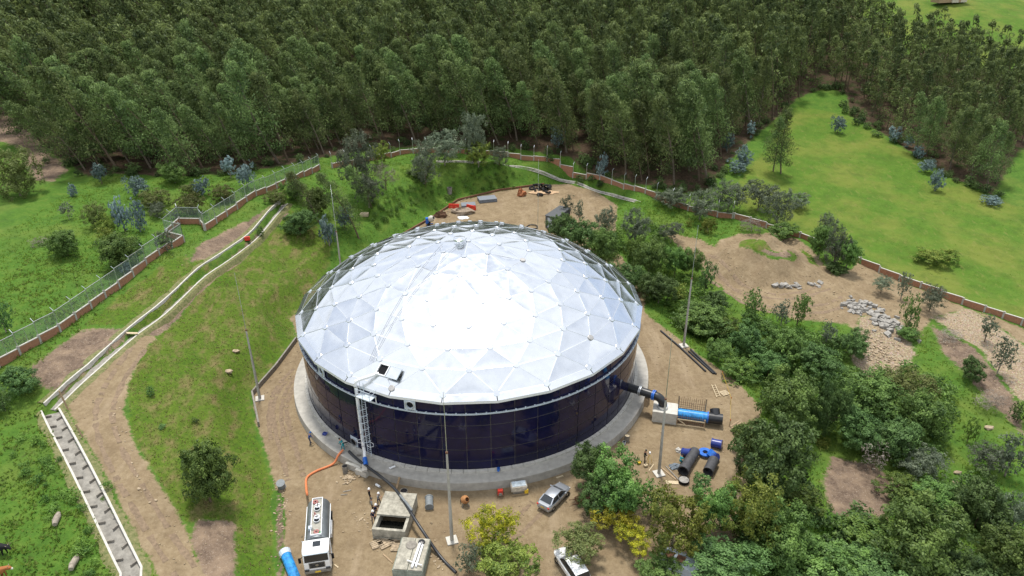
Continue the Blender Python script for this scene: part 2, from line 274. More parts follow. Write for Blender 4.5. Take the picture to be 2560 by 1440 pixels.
def ground_mat():
    m = bpy.data.materials.new('ground'); m.use_nodes = True; nt = m.node_tree; L = nt.links; b = nt.nodes['Principled BSDF']; b.inputs['Roughness'].default_value = .95; b.inputs['Specular IOR Level'].default_value = .12
    g = nt.nodes.new('ShaderNodeNewGeometry')
    def noise(s, d=5, st=None, r=.6):
        n = nt.nodes.new('ShaderNodeTexNoise'); n.inputs['Scale'].default_value = s; n.inputs['Detail'].default_value = d; n.inputs['Roughness'].default_value = r
        if st:
            mp = nt.nodes.new('ShaderNodeMapping'); mp.inputs['Scale'].default_value = st[:3]; mp.inputs['Rotation'].default_value = (0, 0, st[3]); L.new(g.outputs['Position'], mp.inputs['Vector']); L.new(mp.outputs['Vector'], n.inputs['Vector'])
        else: L.new(g.outputs['Position'], n.inputs['Vector'])
        return n.outputs['Fac']
    def ramp(f, *st):
        r = nt.nodes.new('ShaderNodeValToRGB'); e = r.color_ramp.elements
        while len(e) < len(st): e.new(.5)
        for q, (p, c) in zip(e, st): q.position = p; q.color = (*c, 1)
        L.new(f, r.inputs['Fac']); return r.outputs['Color']
    def mix(f, a, c, t='MIX'):
        x = nt.nodes.new('ShaderNodeMix'); x.data_type = 'RGBA'; x.blend_type = t
        for s_, v in (('Factor', f), ('A', a), ('B', c)):
            if isinstance(v, (int, float)): x.inputs[s_].default_value = v
            elif isinstance(v, tuple): x.inputs[s_].default_value = (*v, 1)
            else: L.new(v, x.inputs[s_])
        return x.outputs['Result']
    def math_(op, a, c=0.0, d=0.0):
        x = nt.nodes.new('ShaderNodeMath'); x.operation = op
        for i, v in enumerate((a, c, d)):
            if isinstance(v, (int, float)): x.inputs[i].default_value = v
            else: L.new(v, x.inputs[i])
        return x.outputs[0]
    big, mid, fine, vf = noise(.09, 4), noise(.45, 6), noise(2.2, 6, r=.7), noise(7, 4, r=.75)
    edge = math_('ADD', math_('MULTIPLY', mid, .55), math_('MULTIPLY', fine, .45))
    green = mix(.5, ramp(fine, (.28, (.032, .072, .014)), (.5, (.066, .142, .020)), (.74, (.125, .195, .034))), ramp(mid, (.3, (.038, .084, .015)), (.5, (.070, .150, .020)), (.7, (.132, .185, .032))))
    green = mix(math_('MULTIPLY', ramp(big, (.5, (0, 0, 0)), (.7, (1, 1, 1))), .4), green, (.15, .17, .04))
    past = mix(.5, ramp(fine, (.25, (.046, .092, .013)), (.5, (.072, .146, .018)), (.78, (.112, .188, .028))), ramp(mid, (.3, (.055, .112, .015)), (.65, (.096, .172, .022))))
    past = mix(math_('MULTIPLY', ramp(big, (.42, (0, 0, 0)), (.62, (1, 1, 1))), .6), past, (.175, .185, .04))
    past = mix(math_('MULTIPLY', ramp(noise(.3, 6, r=.7), (.5, (0, 0, 0)), (.68, (1, 1, 1))), .55), past, (.062, .098, .018))
    past = mix(math_('MULTIPLY', ramp(noise(1.1, 6, (1, .4, 1, -.6), .7), (.56, (0, 0, 0)), (.7, (1, 1, 1))), .5), past, (.20, .185, .06))
    turf = mix(ramp(noise(.7, 6, (1, .5, 1, .6)), (.47, (0, 0, 0)), (.68, (1, 1, 1))), ramp(fine, (.3, (.055, .095, .014)), (.6, (.095, .15, .018)), (.8, (.15, .19, .04))), ramp(fine, (.3, (.11, .095, .035)), (.55, (.18, .145, .065)), (.8, (.25, .20, .10))))
    turf = mix(ramp(noise(.16, 4), (.5, (0, 0, 0)), (.62, (1, 1, 1))), turf, ramp(fine, (.3, (.04, .085, .012)), (.7, (.10, .17, .016))))
    dirt = mix(.5, ramp(mid, (.25, (.13, .093, .057)), (.5, (.235, .176, .105)), (.75, (.335, .265, .172))), ramp(fine, (.25, (.12, .087, .055)), (.5, (.235, .178, .108)), (.78, (.35, .283, .188))))
    dirt = mix(math_('MULTIPLY', ramp(noise(.22, 5), (.5, (0, 0, 0)), (.68, (1, 1, 1))), .45), dirt, (.165, .115, .07))
    dirt = mix(math_('MULTIPLY', ramp(noise(.5, 5, (1, .16, 1, .5)), (.55, (0, 0, 0)), (.72, (1, 1, 1))), .35), dirt, (.39, .31, .215))
    vo = nt.nodes.new('ShaderNodeTexVoronoi'); vo.inputs['Scale'].default_value = 3.2; L.new(g.outputs['Position'], vo.inputs['Vector'])
    dirt = mix(math_('MULTIPLY', ramp(vo.outputs['Distance'], (.05, (1, 1, 1)), (.11, (0, 0, 0))), ramp(vf, (.45, (0, 0, 0)), (.6, (.8, .8, .8)))), dirt, (.55, .46, .34))
    soil = mix(ramp(mid, (.45, (0, 0, 0)), (.7, (1, 1, 1))), ramp(fine, (.3, (.085, .06, .045)), (.7, (.20, .145, .105))), (.26, .19, .13))
    soil = mix(ramp(vf, (.58, (0, 0, 0)), (.66, (1, 1, 1))), soil, (.36, .30, .24))
    vg = nt.nodes.new('ShaderNodeTexVoronoi'); vg.inputs['Scale'].default_value = 4.5; L.new(g.outputs['Position'], vg.inputs['Vector'])
    grav = mix(ramp(vg.outputs['Distance'], (.25, (0, 0, 0)), (.6, (1, 1, 1))), mix(.82, vg.outputs['Color'], (.38, .30, .20)), (.15, .11, .07)); grav = mix(.5, grav, (.33, .26, .175))
    forest = ramp(fine, (.3, (.035, .025, .016)), (.6, (.085, .058, .038)), (.85, (.16, .115, .085)))
    forest = mix(ramp(mid, (.5, (0, 0, 0)), (.66, (1, 1, 1))), forest, (.03, .05, .012))
    aa = nt.nodes.new('ShaderNodeAttribute'); aa.attribute_name = 'zone_a'; ab = nt.nodes.new('ShaderNodeAttribute'); ab.attribute_name = 'zone_b'
    sa = nt.nodes.new('ShaderNodeSeparateColor'); sb = nt.nodes.new('ShaderNodeSeparateColor'); L.new(aa.outputs['Color'], sa.inputs[0]); L.new(ab.outputs['Color'], sb.inputs[0])
    col = green
    for f, c in ((sb.outputs[2], past), (sb.outputs[1], forest), (sa.outputs[1], turf), (sa.outputs[2], soil), (sa.outputs[0], dirt), (sb.outputs[0], grav)):
        t = math_('MULTIPLY', math_('SUBTRACT', math_('ADD', f, math_('MULTIPLY', math_('SUBTRACT', edge, .5), 1.6)), .5), 5.0); cl = nt.nodes.new('ShaderNodeClamp'); L.new(math_('ADD', t, .5), cl.inputs[0]); col = mix(cl.outputs[0], col, c)
    L.new(col, b.inputs['Base Color'])
    bp = nt.nodes.new('ShaderNodeBump'); bp.inputs['Strength'].default_value = .55; bp.inputs['Distance'].default_value = .22; L.new(math_('ADD', math_('MULTIPLY', fine, 1.0), math_('MULTIPLY', vf, .4)), bp.inputs['Height']); L.new(bp.outputs['Normal'], b.inputs['Normal'])
    return m
GMAT = ground_mat()
nx, ny = len(GX), len(GY)
_i = (np.arange(ny - 1)[:, None] * nx + np.arange(nx - 1)[None]).ravel(); GF = np.stack([_i, _i + 1, _i + 1 + nx, _i + nx], 1)
_c = GP[GF].mean(1); FZ = W[GF].mean(1).argmax(1)
_pad = signed(_c, PAD) < 0; _hill = FZ
names = {0: ('meadow', 0), 1: ('dirt_track', 1), 2: ('embankment', 2), 3: ('bare_soil', 3), 4: ('gravel_ground', 4), 5: ('forest_floor', 5), 6: ('pasture', 6)}
def ground_piece(name, mask):
    F = GF[mask]
    if not len(F): return
    u, inv = np.unique(F, return_inverse=True); V = np.column_stack([GP[u], GH[u]]); m = np_mesh(name, V, inv.reshape(F.shape), GMAT, smooth=True)
    for an, cols in (('zone_a', (1, 2, 3)), ('zone_b', (4, 5, 6))):
        a = m.attributes.new(an, 'FLOAT_COLOR', 'POINT'); d = np.ones((len(u), 4), np.float32); d[:, :3] = W[u][:, cols]; a.data.foreach_set('color', d.ravel())
    e = .25; h = lambda dx, dy: height(V[:, :2] + np.array([dx, dy])); nrm = np.column_stack([-(h(e, 0) - h(-e, 0)) / (2 * e), -(h(0, e) - h(0, -e)) / (2 * e), np.ones(len(V))]); nrm /= np.linalg.norm(nrm, axis=1)[:, None]
    m.normals_split_custom_set_from_vertices(nrm.tolist())
    o = bpy.data.objects.new(name, m); link(o); tag(o, kind='structure')
ground_piece('works_yard', _pad & ((FZ == 1) | (FZ == 4)))
for k, (nm, z) in names.items(): ground_piece(nm, (FZ == z) & ~(_pad & ((FZ == 1) | (FZ == 4))))
# ------------------------------------------------------------------ the water tank
RT = 22.0
tank = thing('water_tank', 'round dark blue bolted steel water tank with white geodesic dome roof', 'water tank')
def tank_mat():
    m = M('glass_fused_steel', (.008, .0082, .034), .07, var=.35, scale=.35, spec=.32, col2=(.005, .0055, .022)); return m
TANKM = tank_mat(); SEAM = M('seam_sealant', (.13, .12, .12), .6, var=.2)
ZS = [0.02, 1.2, 2.84, 4.48, 6.12, 7.76, 9.36]; NP = 52; gap = 0.045
mb = MB(); mb.rev([(RT - .10, 0), (RT - .10, 9.4)], 104); wall = mb.build('wall', SEAM, tank, smooth=True)
rear = MB()
for c in range(NP):
    a0 = 2 * math.pi * c / NP + .02; a1 = a0 + 2 * math.pi / NP; am = (a0 + a1) / 2
    front = math.sin(am) < 0.30
    for k in range(6):
        lap = .012 * (k % 2); r = RT - .02 + lap + .006 * ((c * 7 + k * 3) % 3); n = 4
        p = MB() if front else rear; vs = []
        for z in (ZS[k] + gap, ZS[k + 1] - gap):
            for j in range(n + 1):
                a = a0 + gap / RT + (a1 - a0 - 2 * gap / RT) * j / n; vs.append((r * math.cos(a), r * math.sin(a), z))
        for z in (ZS[k] + gap, ZS[k + 1] - gap):
            for j in (0, n):
                a = a0 + gap / RT + (a1 - a0 - 2 * gap / RT) * j / n; vs.append(((r - .06) * math.cos(a), (r - .06) * math.sin(a), z))
        fs = [(j, j + 1, n + 2 + j, n + 1 + j) for j in range(n)]; q = 2 * (n + 1); fs += [(0, n + 1, q + 2, q), (n, q + 1, q + 3, 2 * n + 1)]
        p.add(vs, fs)
        if front: p.build('wall_panel', TANKM, wall, smooth=True)
tag(rear.build('wall_panel', TANKM, wall, smooth=True), kind='stuff')
mb = MB(); mb.rev([(RT + .01, 7.70), (RT + .22, 7.70), (RT + .22, 7.76), (RT + .26, 7.80), (RT + .26, 7.90), (RT + .20, 7.90), (RT + .20, 7.79), (RT + .01, 7.79)], 104); mb.build('wind_girder', PAINT_G, tank, smooth=True)
stm = MB(); stm.box((0, 0, 0), (.10, .16, .16)); stm = stm.mesh('girder_stiffener'); stm.materials.append(PAINT_G)
for c in range(130):
    a = 2 * math.pi * c / 130
    if math.sin(a) > .2: continue
    o = bpy.data.objects.new('girder_stiffener', stm); o.location = ((RT + .14) * math.cos(a), (RT + .14) * math.sin(a), 7.88); o.rotation_euler = (0, 0, a); link(o, tank)
# dome
def alu():
    m = M('mill_aluminium', (.84, .86, .88), .30, 1.0, var=.04, scale=1.0); nt = m.node_tree; b = nt.nodes['Principled BSDF']; L = nt.links
    g = nt.nodes.new('ShaderNodeNewGeometry'); n = nt.nodes.new('ShaderNodeTexNoise'); n.inputs['Scale'].default_value = 1.1; n.inputs['Detail'].default_value = 5; L.new(g.outputs['Position'], n.inputs['Vector'])
    mr = nt.nodes.new('ShaderNodeMapRange'); mr.inputs['From Min'].default_value = .3; mr.inputs['From Max'].default_value = .7; mr.inputs['To Min'].default_value = .15; mr.inputs['To Max'].default_value = .25; L.new(n.outputs['Fac'], mr.inputs['Value']); L.new(mr.outputs['Result'], b.inputs['Roughness'])
    return m
ALU = alu(); ALU_D = M('batten_aluminium', (.74, .76, .78), .34, 1.0, var=.08); ALU_O = M('dulled_aluminium', (.42, .41, .40), .6, .6, var=.15)
def pol(r, deg, z): a = math.radians(deg); return Vector((r * math.sin(a), -r * math.cos(a), z))
RINGS = [[Vector((0, 0, 18.05))], [pol(3.9, -5 + 45 * k, 17.72) for k in range(8)], [pol(7.7, -5 + 22.5 * k, 16.95) for k in range(16)], [pol(12.0, -5 + 15 * k, 15.75) for k in range(24)], [pol(15.0, 2.5 + 15 * k, 14.45) for k in range(24)], [pol(17.5, -5 + 15 * k, 13.08) for k in range(24)], [pol(19.55, 2.5 + 15 * k, 11.68) for k in range(24)], [pol(21.7, -5 + 15 * k, 9.92) for k in range(24)]]
TRI = []
for k in range(8): TRI.append((RINGS[0][0], RINGS[1][k], RINGS[1][(k + 1) % 8]))
for lv in (1, 2):
    A, B = RINGS[lv], RINGS[lv + 1]
    for s in range(8):
        for i in range(lv):
            a0, a1 = A[s * lv + i], A[(s * lv + i + 1) % len(A)]; b = s * (lv + 1) + i
            TRI.append((a0, B[b], B[b + 1])); TRI.append((a0, B[b + 1], a1))
        TRI.append((A[(s * lv + lv) % len(A)], B[s * (lv + 1) + lv], B[(s * (lv + 1) + lv + 1) % len(B)]))
for lv in (3, 4, 5, 6):
    A, B = RINGS[lv], RINGS[lv + 1]; off = 0 if lv % 2 else 1
    for k in range(24):
        if lv % 2: a, b, c_ = A[k], B[k], A[(k + 1) % 24]; TRI.append((a, b, c_)); TRI.append((B[k - 1], B[k], A[k]))
        else: TRI.append((A[k], B[k], B[(k + 1) % 24])); TRI.append((A[k - 1], B[k], A[k]))
roof = MB(); N24 = 24; EAVE = [pol(22.42, -5 + 15 * k, 9.50) for k in range(24)]; LIP = [pol(22.40, -5 + 15 * k, 9.18) for k in range(24)]; INR = [pol(22.05, -5 + 15 * k, 9.2) for k in range(24)]
roof.loft([LIP, EAVE], cap=False); roof.loft([INR, LIP], cap=False)
rng = random.Random(4)
dome = roof.build('dome_roof', PAINT_W, tank)
def key(v): return (round(v.x, 3), round(v.y, 3), round(v.z, 3))
edges = {}
for a, b, c_ in TRI:
    nrm = (b - a).cross(c_ - a).normalized()
    if nrm.z < 0: b, c_ = c_, b; nrm = -nrm
    for u, v in ((a, b), (b, c_), (c_, a)): edges.setdefault(tuple(sorted((key(u), key(v)))), (u, v))
    n = 7; p = MB(); idx = {}; top_ = max(0, min(1, ((a + b + c_).z / 3 - 13) / 3)); bul = rng.uniform(-.03, .02) * (.45 + 1.5 * top_); tw = [rng.uniform(-.03, .024) * (.25 + 1.3 * top_) for _ in range(3)]
    cen = (a + b + c_) / 3
    for i in range(n + 1):
        for j in range(n + 1 - i):
            w0, w1, w2 = 1 - (i + j) / n, i / n, j / n; pt = a * w0 + b * w1 + c_ * w2; pt = cen + (pt - cen) * .988
            h = bul * 27 * w0 * w1 * w2 + sum(t * 16 * (x * y) ** 2 * (1 - z) for t, (x, y, z) in zip(tw, ((w0, w1, w2), (w1, w2, w0), (w2, w0, w1))))
            e = min(w0, w1, w2); h += .032 * math.exp(-e * 22) - .012
            idx[i, j] = len(p.v); p.v.append(tuple(pt + nrm * h))
    for i in range(n):
        for j in range(n - i):
            p.f.append((idx[i, j], idx[i + 1, j], idx[i, j + 1]))
            if i + j < n - 1: p.f.append((idx[i + 1, j], idx[i + 1, j + 1], idx[i, j + 1]))
    p.build('roof_panel', ALU, dome, smooth='all')
for k in range(24):                                            # eave panels between the outer hubs and the gutter edge
    a, b = RINGS[7][k], RINGS[7][(k + 1) % 24]; c_, d = EAVE[k], EAVE[(k + 1) % 24]; p = MB(); t = Vector((0, 0, .012))
    for i in range(5):
        for u, v in ((a, b), (c_, d)): p.v.append(tuple(u.lerp(v, .008 + .984 * i / 4) + t))
    p.f = [(2 * i, 2 * i + 1, 2 * i + 3, 2 * i + 2) for i in range(4)]; p.build('eave_panel', ALU, dome)
el = sorted(edges.values(), key=lambda e: ((e[0] + e[1]) / 2 - CAM).length); rest = MB()
for i, (u, v) in enumerate(el):
    m_ = (u + v) / 2; up = Vector((m_.x * .5, m_.y * .5, 22)).normalized(); p = MB() if i < 300 else rest
    p.beam(u + up * .008, v + up * .008, .10, .04, up)
    if i < 300: p.build('batten', ALU_D, dome)
tag(rest.build('batten', ALU_D, dome), kind='stuff')
hubm = MB(); hubm.rev([(0, .11), (.30, .10), (.36, .06), (.36, -.03)], 18); hubm = hubm.mesh('hub_cap'); hubm.materials.append(ALU); hubm.polygons.foreach_set('use_smooth', [False] * len(hubm.polygons))
hubd = hubm.copy(); hubd.materials.clear(); hubd.materials.append(ALU_O)
for ri, rg in enumerate(RINGS):
    for i, v in enumerate(rg):
        o = bpy.data.objects.new('hub_cap', hubd if (ri, i) in ((2, 3), (6, 3), (7, 23)) else hubm); up = Vector((v.x * .6, v.y * .6, 22 - v.length * .2)); o.location = v + Vector((0, 0, .06)); o.rotation_euler = up.to_track_quat('Z', 'Y').to_euler(); link(o, dome)
mb = MB(); mb.rev([(0, .75), (.55, .72), (.78, .62), (.80, .48), (.74, .44), (.42, .42), (.42, 0), (.7, -.05)], 24, (-1.1, -.4, 17.95)); mb.build('roof_vent', ALU, tank, smooth=True)
def cable(name, pts, r, mat, parent): mb = MB(); mb.tube(pts, r, 5); return mb.build(name, mat, parent)
def roof_z(x, y):
    rr = math.hypot(x, y); rs = [(0, 18.05), (3.9, 17.72), (7.7, 16.95), (12, 15.75), (15, 14.45), (17.5, 13.08), (19.55, 11.68), (21.7, 9.92), (23, 9)]
    for (a, za), (b, zb) in zip(rs, rs[1:]):
        if rr <= b: return za + (zb - za) * (rr - a) / (b - a)
    return 9.5
for (x0, y0), (x1, y1) in (((-.2, .8), (-9.9, -17.4)), ((-3.2, -.6), (-10.2, -17.2))):
    pts = []
    for i in range(25): t = i / 24; x, y = x0 + (x1 - x0) * t, y0 + (y1 - y0) * t; pts.append((x, y, roof_z(x, y) + .12))
    cable('roof_cable', pts, .014, DARK, tank)
# roof hatch beside the ladder
hatch = MB(); ha = math.radians(-26.5); hc = pol(20.45, -24.5, 0); hz = roof_z(hc.x, hc.y) + .12
tl = Matrix.Rotation(ha, 3, 'Z') @ Matrix.Rotation(math.radians(30), 3, 'X')
fr = MB()
for sx, sy, dx, dy in ((0, .62, 1.3, .1), (0, -.62, 1.3, .1), (.6, 0, .1, 1.14), (-.6, 0, .1, 1.14)): fr.box(Vector((hc.x, hc.y, hz)) + tl @ Vector((sx, sy, .1)), (dx, dy, .3), rot=tl)
hf = fr.build('hatch_frame', PAINT_W, tank)
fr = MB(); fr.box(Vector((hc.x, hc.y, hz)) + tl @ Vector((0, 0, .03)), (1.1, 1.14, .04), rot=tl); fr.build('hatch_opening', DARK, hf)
fr = MB(); fr.box(Vector((hc.x, hc.y, hz)) + tl @ Vector((1.42, 0, .20)), (1.35, 1.3, .05), rot=tl); lid = fr.build('hatch_lid', ALU, hf)
fr = MB()
for sx, sy, dx, dy in ((1.42, .66, 1.45, .06), (1.42, -.66, 1.45, .06), (2.12, 0, .06, 1.26)): fr.box(Vector((hc.x, hc.y, hz)) + tl @ Vector((sx, sy, .18)), (dx, dy, .14), rot=tl)
fr.build('lid_rim', PAINT_G, lid)
# wall nozzles: square plates with a round opening
for deg in (-14.2, -47.5):
    o_ = pol(RT + .10, deg, 8.62); rz = math.radians(deg); e = MB()
    ring = [(.95 * x, y * .62) for x, y in ((-1, -1), (0, -1), (1, -1), (1, 0), (1, 1), (0, 1), (-1, 1), (-1, 0))]
    vs, n = [], 8
    for d_ in (0.0, -.12):
        for i, (x, z) in enumerate(ring): vs.append((x * .62, -d_ * -1 if d_ else -.12, z * 1.0))
    p = MB(); R3 = Matrix.Rotation(rz, 3, 'Z'); P3 = lambda x, y, z: o_ + R3 @ Vector((x, y, z))
    sq = [(.62 * x, .62 * z) for x, z in ((-1, -1), (0, -1), (1, -1), (1, 0), (1, 1), (0, 1), (-1, 1), (-1, 0))]; ci = [(.40 * math.cos(math.radians(225 + 45 * i)), .40 * math.sin(math.radians(225 + 45 * i))) for i in range(8)]
    p.loft([[P3(x, 0, z) for x, z in sq], [P3(x, -.14, z) for x, z in sq], [P3(x, -.14, z) for x, z in ci], [P3(x, 0, z) for x, z in ci]], cap=False)
    pl = p.build('nozzle_plate', PAINT_G, tank, fix=True)
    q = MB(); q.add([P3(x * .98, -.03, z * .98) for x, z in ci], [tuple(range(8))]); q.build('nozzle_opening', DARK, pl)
    q = MB(); cc = [(.5 * math.cos(2 * math.pi * i / 20), .5 * math.sin(2 * math.pi * i / 20)) for i in range(20)]; q.tube([P3(x, -.16, z) for x, z in cc + cc[:1]], .05, 6, cap=False); q.build('nozzle_flange', STEEL, pl, smooth=True)
# ladder, platform and overflow pipe on the wall
LA = -29.0; R3 = Matrix.Rotation(math.radians(LA), 3, 'Z'); base = pol(RT, LA, 0); LP = lambda x, y, z: base + R3 @ Vector((x, y, z))   # x along wall to the right, y outwards is negative
lad = thing('access_ladder', 'grey steel caged ladder with platform climbing the dark tank wall', 'ladder')
for x in (-.25, .25): mb = MB(); mb.beam(LP(x, -.32, .1), LP(x, -.32, 10.2), .06, .05); mb.build('stringer', PAINT_G, lad)
mb = MB(); mb.beam(LP(-.22, -.32, 0), LP(.22, -.32, 0), .04); rm = mb.mesh('rung'); rm.materials.append(PAINT_G)
for i in range(30): o = bpy.data.objects.new('rung', rm); o.location = (0, 0, .4 + i * .31); link(o, lad)
for zc in (2.5, 3.4, 4.3, 5.2, 6.1, 7.0):
    mb = MB(); mb.tube([LP(.46 * math.cos(t) , -.36 - .74 * math.sin(t), zc) for t in [math.pi * i / 12 for i in range(13)]], .04, 5); mb.build('cage_hoop', PAINT_G, lad)
for t in (.2, .9, 1.57, 2.24, 2.94): mb = MB(); mb.beam(LP(.46 * math.cos(t), -.36 - .74 * math.sin(t), 2.4), LP(.46 * math.cos(t), -.36 - .74 * math.sin(t), 7.6), .045); mb.build('cage_bar', PAINT_G, lad)
for s in (-1, 1): mb = MB(); mb.tube([LP(s * .35, -.36, 2.2), LP(s * .9, -.5, 2.2), LP(s * 1.15, -.8, 2.2), LP(s * .9, -1.1, 2.2), LP(s * .35, -1.0, 2.2)], .03, 5); mb.build('cage_gate', PAINT_W, lad)
mb = MB(); mb.box(LP(.75, -.62, 8.75), (1.9, 1.15, .07), rot=R3); plat = mb.build('platform', PAINT_G, lad)
for a, b in (((-.1, -.1, 7.85), (-.1, -1.1, 8.7)), ((1.6, -.1, 7.85), (1.6, -1.1, 8.7)), ((.7, -.1, 7.85), (.7, -1.1, 8.7)), ((1.6, -.08, 8.7), (1.6, -.08, 7.75)), ((-.1, -.08, 8.7), (-.1, -.08, 7.75))): mb = MB(); mb.beam(LP(*a), LP(*b), .10); mb.build('bracket', PAINT_W, lad)
for z in (9.25, 9.75): mb = MB(); mb.tube([LP(-.2, -1.15, z), LP(1.65, -1.15, z), LP(1.65, -.1, z)], .03, 6); mb.build('handrail', PAINT_G, lad)
for x in (-.2, .7, 1.65): mb = MB(); mb.beam(LP(x, -1.15, 8.78), LP(x, -1.15, 9.78), .05); mb.build('rail_post', PAINT_G, lad)
ov = thing('overflow_pipe', 'white overflow pipe running down the tank wall beside the ladder', 'pipe')
mb = MB(); mb.tube([LP(1.6, 1.6, 10.65), LP(1.2, 1.3, 10.75), LP(-.3, -.25, 10.35), LP(-.55, -.5, 10.2), LP(-.6, -.55, 9.9), LP(-.6, -.55, 1.0), LP(-.5, -.6, .7), LP(-.1, -1.1, .25)], .19, 12); mb.build('pipe', PAINT_W, ov, smooth=True)
for z in (1.5, 3.2, 4.9, 6.6, 8.3, 9.6): mb = MB(); mb.rev([(.20, -.05), (.235, -.05), (.235, .05), (.20, .05)], 12, LP(-.6, -.55, z)); mb.build('pipe_clamp', STEEL, ov)
mb = MB(); mb.tube([LP(-.1, -1.1, .25), LP(.55, -1.75, .02)], .26, 12); mb.build('blue_sleeve', BLUE, ov, smooth=True)
mb = MB(); mb.box(LP(.55, -1.95, -.05), (.55, 1.6, .28), rot=R3 @ Matrix.Rotation(math.radians(38), 3, 'Z')); mb.build('pipe_footing', CONC, ov)
# ring foundation
fnd = thing('tank_foundation', 'concrete ring foundation slab under the dark round tank', 'foundation')
mb = MB(); mb.rev([(21.5, -.14), (22.5, -.145), (23.78, -.16), (23.86, -.2), (23.95, -1.35)], 160); mb.build('ring_slab', CONC, fnd, smooth=True)
mb = MB(); nb = 104
for k in range(nb):
    a0, a1 = 2 * math.pi * (k + .02) / nb, 2 * math.pi * (k + .98) / nb
    if math.sin((a0 + a1) / 2) > .35: continue
    b_ = MB(); rr = [(22.03, -.15), (22.03, .16), (22.42, .16), (22.42, -.15)]
    b_.loft([[(r * math.cos(a), r * math.sin(a), z) for r, z in rr] for a in (a0, (a0 + a1) / 2, a1)]); b_.build('kerb_block', CONC_L, fnd, fix=True)
# ------------------------------------------------------------------ boundary walls, mesh fence, drains
def mesh_mat():
    m = bpy.data.materials.new('chain_link'); m.use_nodes = True; nt = m.node_tree; L = nt.links; b = nt.nodes['Principled BSDF']; b.inputs['Base Color'].default_value = (.20, .27, .25, 1); b.inputs['Roughness'].default_value = .6
    out = nt.nodes['Material Output']; t = nt.nodes.new('ShaderNodeBsdfTransparent'); x = nt.nodes.new('ShaderNodeMixShader'); g = nt.nodes.new('ShaderNodeNewGeometry')
    n = nt.nodes.new('ShaderNodeTexNoise'); n.inputs['Scale'].default_value = 14; L.new(g.outputs['Position'], n.inputs['Vector']); mr = nt.nodes.new('ShaderNodeMapRange'); mr.inputs['To Min'].default_value = .15; mr.inputs['To Max'].default_value = .42; L.new(n.outputs['Fac'], mr.inputs['Value'])
    L.new(mr.outputs['Result'], x.inputs[0]); L.new(t.outputs[0], x.inputs[1]); L.new(b.outputs[0], x.inputs[2]); L.new(x.outputs[0], out.inputs['Surface']); MATS['chain_link'] = m; return m
LINK = mesh_mat()
def resample(path, step):
    P = [Vector(p[:2]) for p in path]; out = [P[0]]
    for a, b in zip(P, P[1:]):
        n = max(1, round((b - a).length / step)); out += [a.lerp(b, i / n) for i in range(1, n + 1)]
    return out
def boundary(label, path, side, hgt=1.0, mesh=True, posts=True, arm=True):
    pts = resample(path, 3.1); w = thing('boundary_wall', label, 'wall', on(pts[0])); o = Vector(w.location)
    zs = [gz(p.x, p.y) for p in pts]
    for i, (a, b) in enumerate(zip(pts, pts[1:])):
        d = (b - a); L_ = d.length; u = d / L_; nrm = Vector((-u.y, u.x)) * side; top = max(zs[i], zs[i + 1]) * .75 + min(zs[i], zs[i + 1]) * .25 + hgt; bot = min(zs[i], zs[i + 1]) - .3; rz = math.atan2(u.y, u.x); c = (a + b) / 2
        mb = MB(); mb.box(Vector((c.x, c.y, (top + bot) / 2)) - o, (L_ - .26, .14, top - bot), rz); mb.build('brick_panel', BRICK, w)
        mb = MB(); mb.box(Vector((c.x, c.y, top + .045)) - o, (L_ - .24, .22, .09), rz); mb.build('coping', CONC_L, w)
        if mesh:
            k = Vector((u.x, u.y, 0)); za, zb = zs[i] + hgt + .05, zs[i + 1] + hgt + .05
            mb = MB(); q = [Vector((a.x, a.y, top + .1)), Vector((b.x, b.y, top + .1)), Vector((b.x, b.y, top + 2.05)), Vector((a.x, a.y, top + 2.05))]; mb.add([x - o for x in q], [(0, 1, 2, 3)]); mb.build('mesh_panel', LINK, w)
            mb = MB(); mb.beam(q[2] - o, q[3] - o, .06); mb.build('top_rail', STEEL, w)
            mb = MB(); m_ = (q[0] + q[1]) / 2; mb.beam(m_ - o, m_ + Vector((0, 0, 1.95)) - o, .045); mb.build('mid_post', STEEL, w)
    for i, p in enumerate(pts):
        d = (pts[min(i + 1, len(pts) - 1)] - pts[max(i - 1, 0)]).normalized(); nrm = Vector((-d.y, d.x)) * side; rz = math.atan2(d.y, d.x); t = zs[i] + hgt + .25
        mb = MB(); mb.box(Vector((p.x, p.y, (t + zs[i] - .3) / 2)) - o, (.26, .26, t - zs[i] + .3), rz); mb.build('column', CONC, w)
        if posts:
            top = Vector((p.x, p.y, t + 1.95)) - o; mb = MB(); mb.beam(Vector((p.x, p.y, t)) - o, top, .08); pst = mb.build('fence_post', STEEL, w)
            if arm: mb = MB(); mb.beam(top, top + Vector((nrm.x * .45, nrm.y * .45, .4)), .06); mb.build('post_arm', STEEL, pst)
    return w
boundary('low brick wall with chain link mesh fence beside the left meadow', [(-58.4,-11.1), (-57.5,-9.4), (-54.0,-1.8), (-51.8,10.1), (-48.7,26.2)], 1)
boundary('short jogging brick wall and mesh fence at the bend of the left boundary', [(-48.7,26.2), (-52.3,28.0), (-52.1,33.2), (-48.4,33.0), (-47.2,31.2)], 1)
boundary('brick wall and mesh fence climbing from the bend towards the forest', [(-47.1,31.3), (-43.2,47.1), (-38.3,57.1), (-35.5,65.7)], 1)
boundary('stepped brick wall with thin posts along the forest edge behind the tank', [(-33.3,67.7), (-25.9,74.5), (-20.4,80.6), (-8.6,83.7), (4.7,82.0), (16.8,78.5), (25.5,72.9), (30.0,66.6), (36.0,60.5), (41.6,55.2), (49.9,52.1)], 1, mesh=False)
boundary('low brick wall between the dirt track and the right hand pasture', [(50.3,52.1), (60.6,43.6), (67.8,33.3), (74.6,24.9), (81.6,17.9), (87.2,12.3)], 1, mesh=False, posts=False)
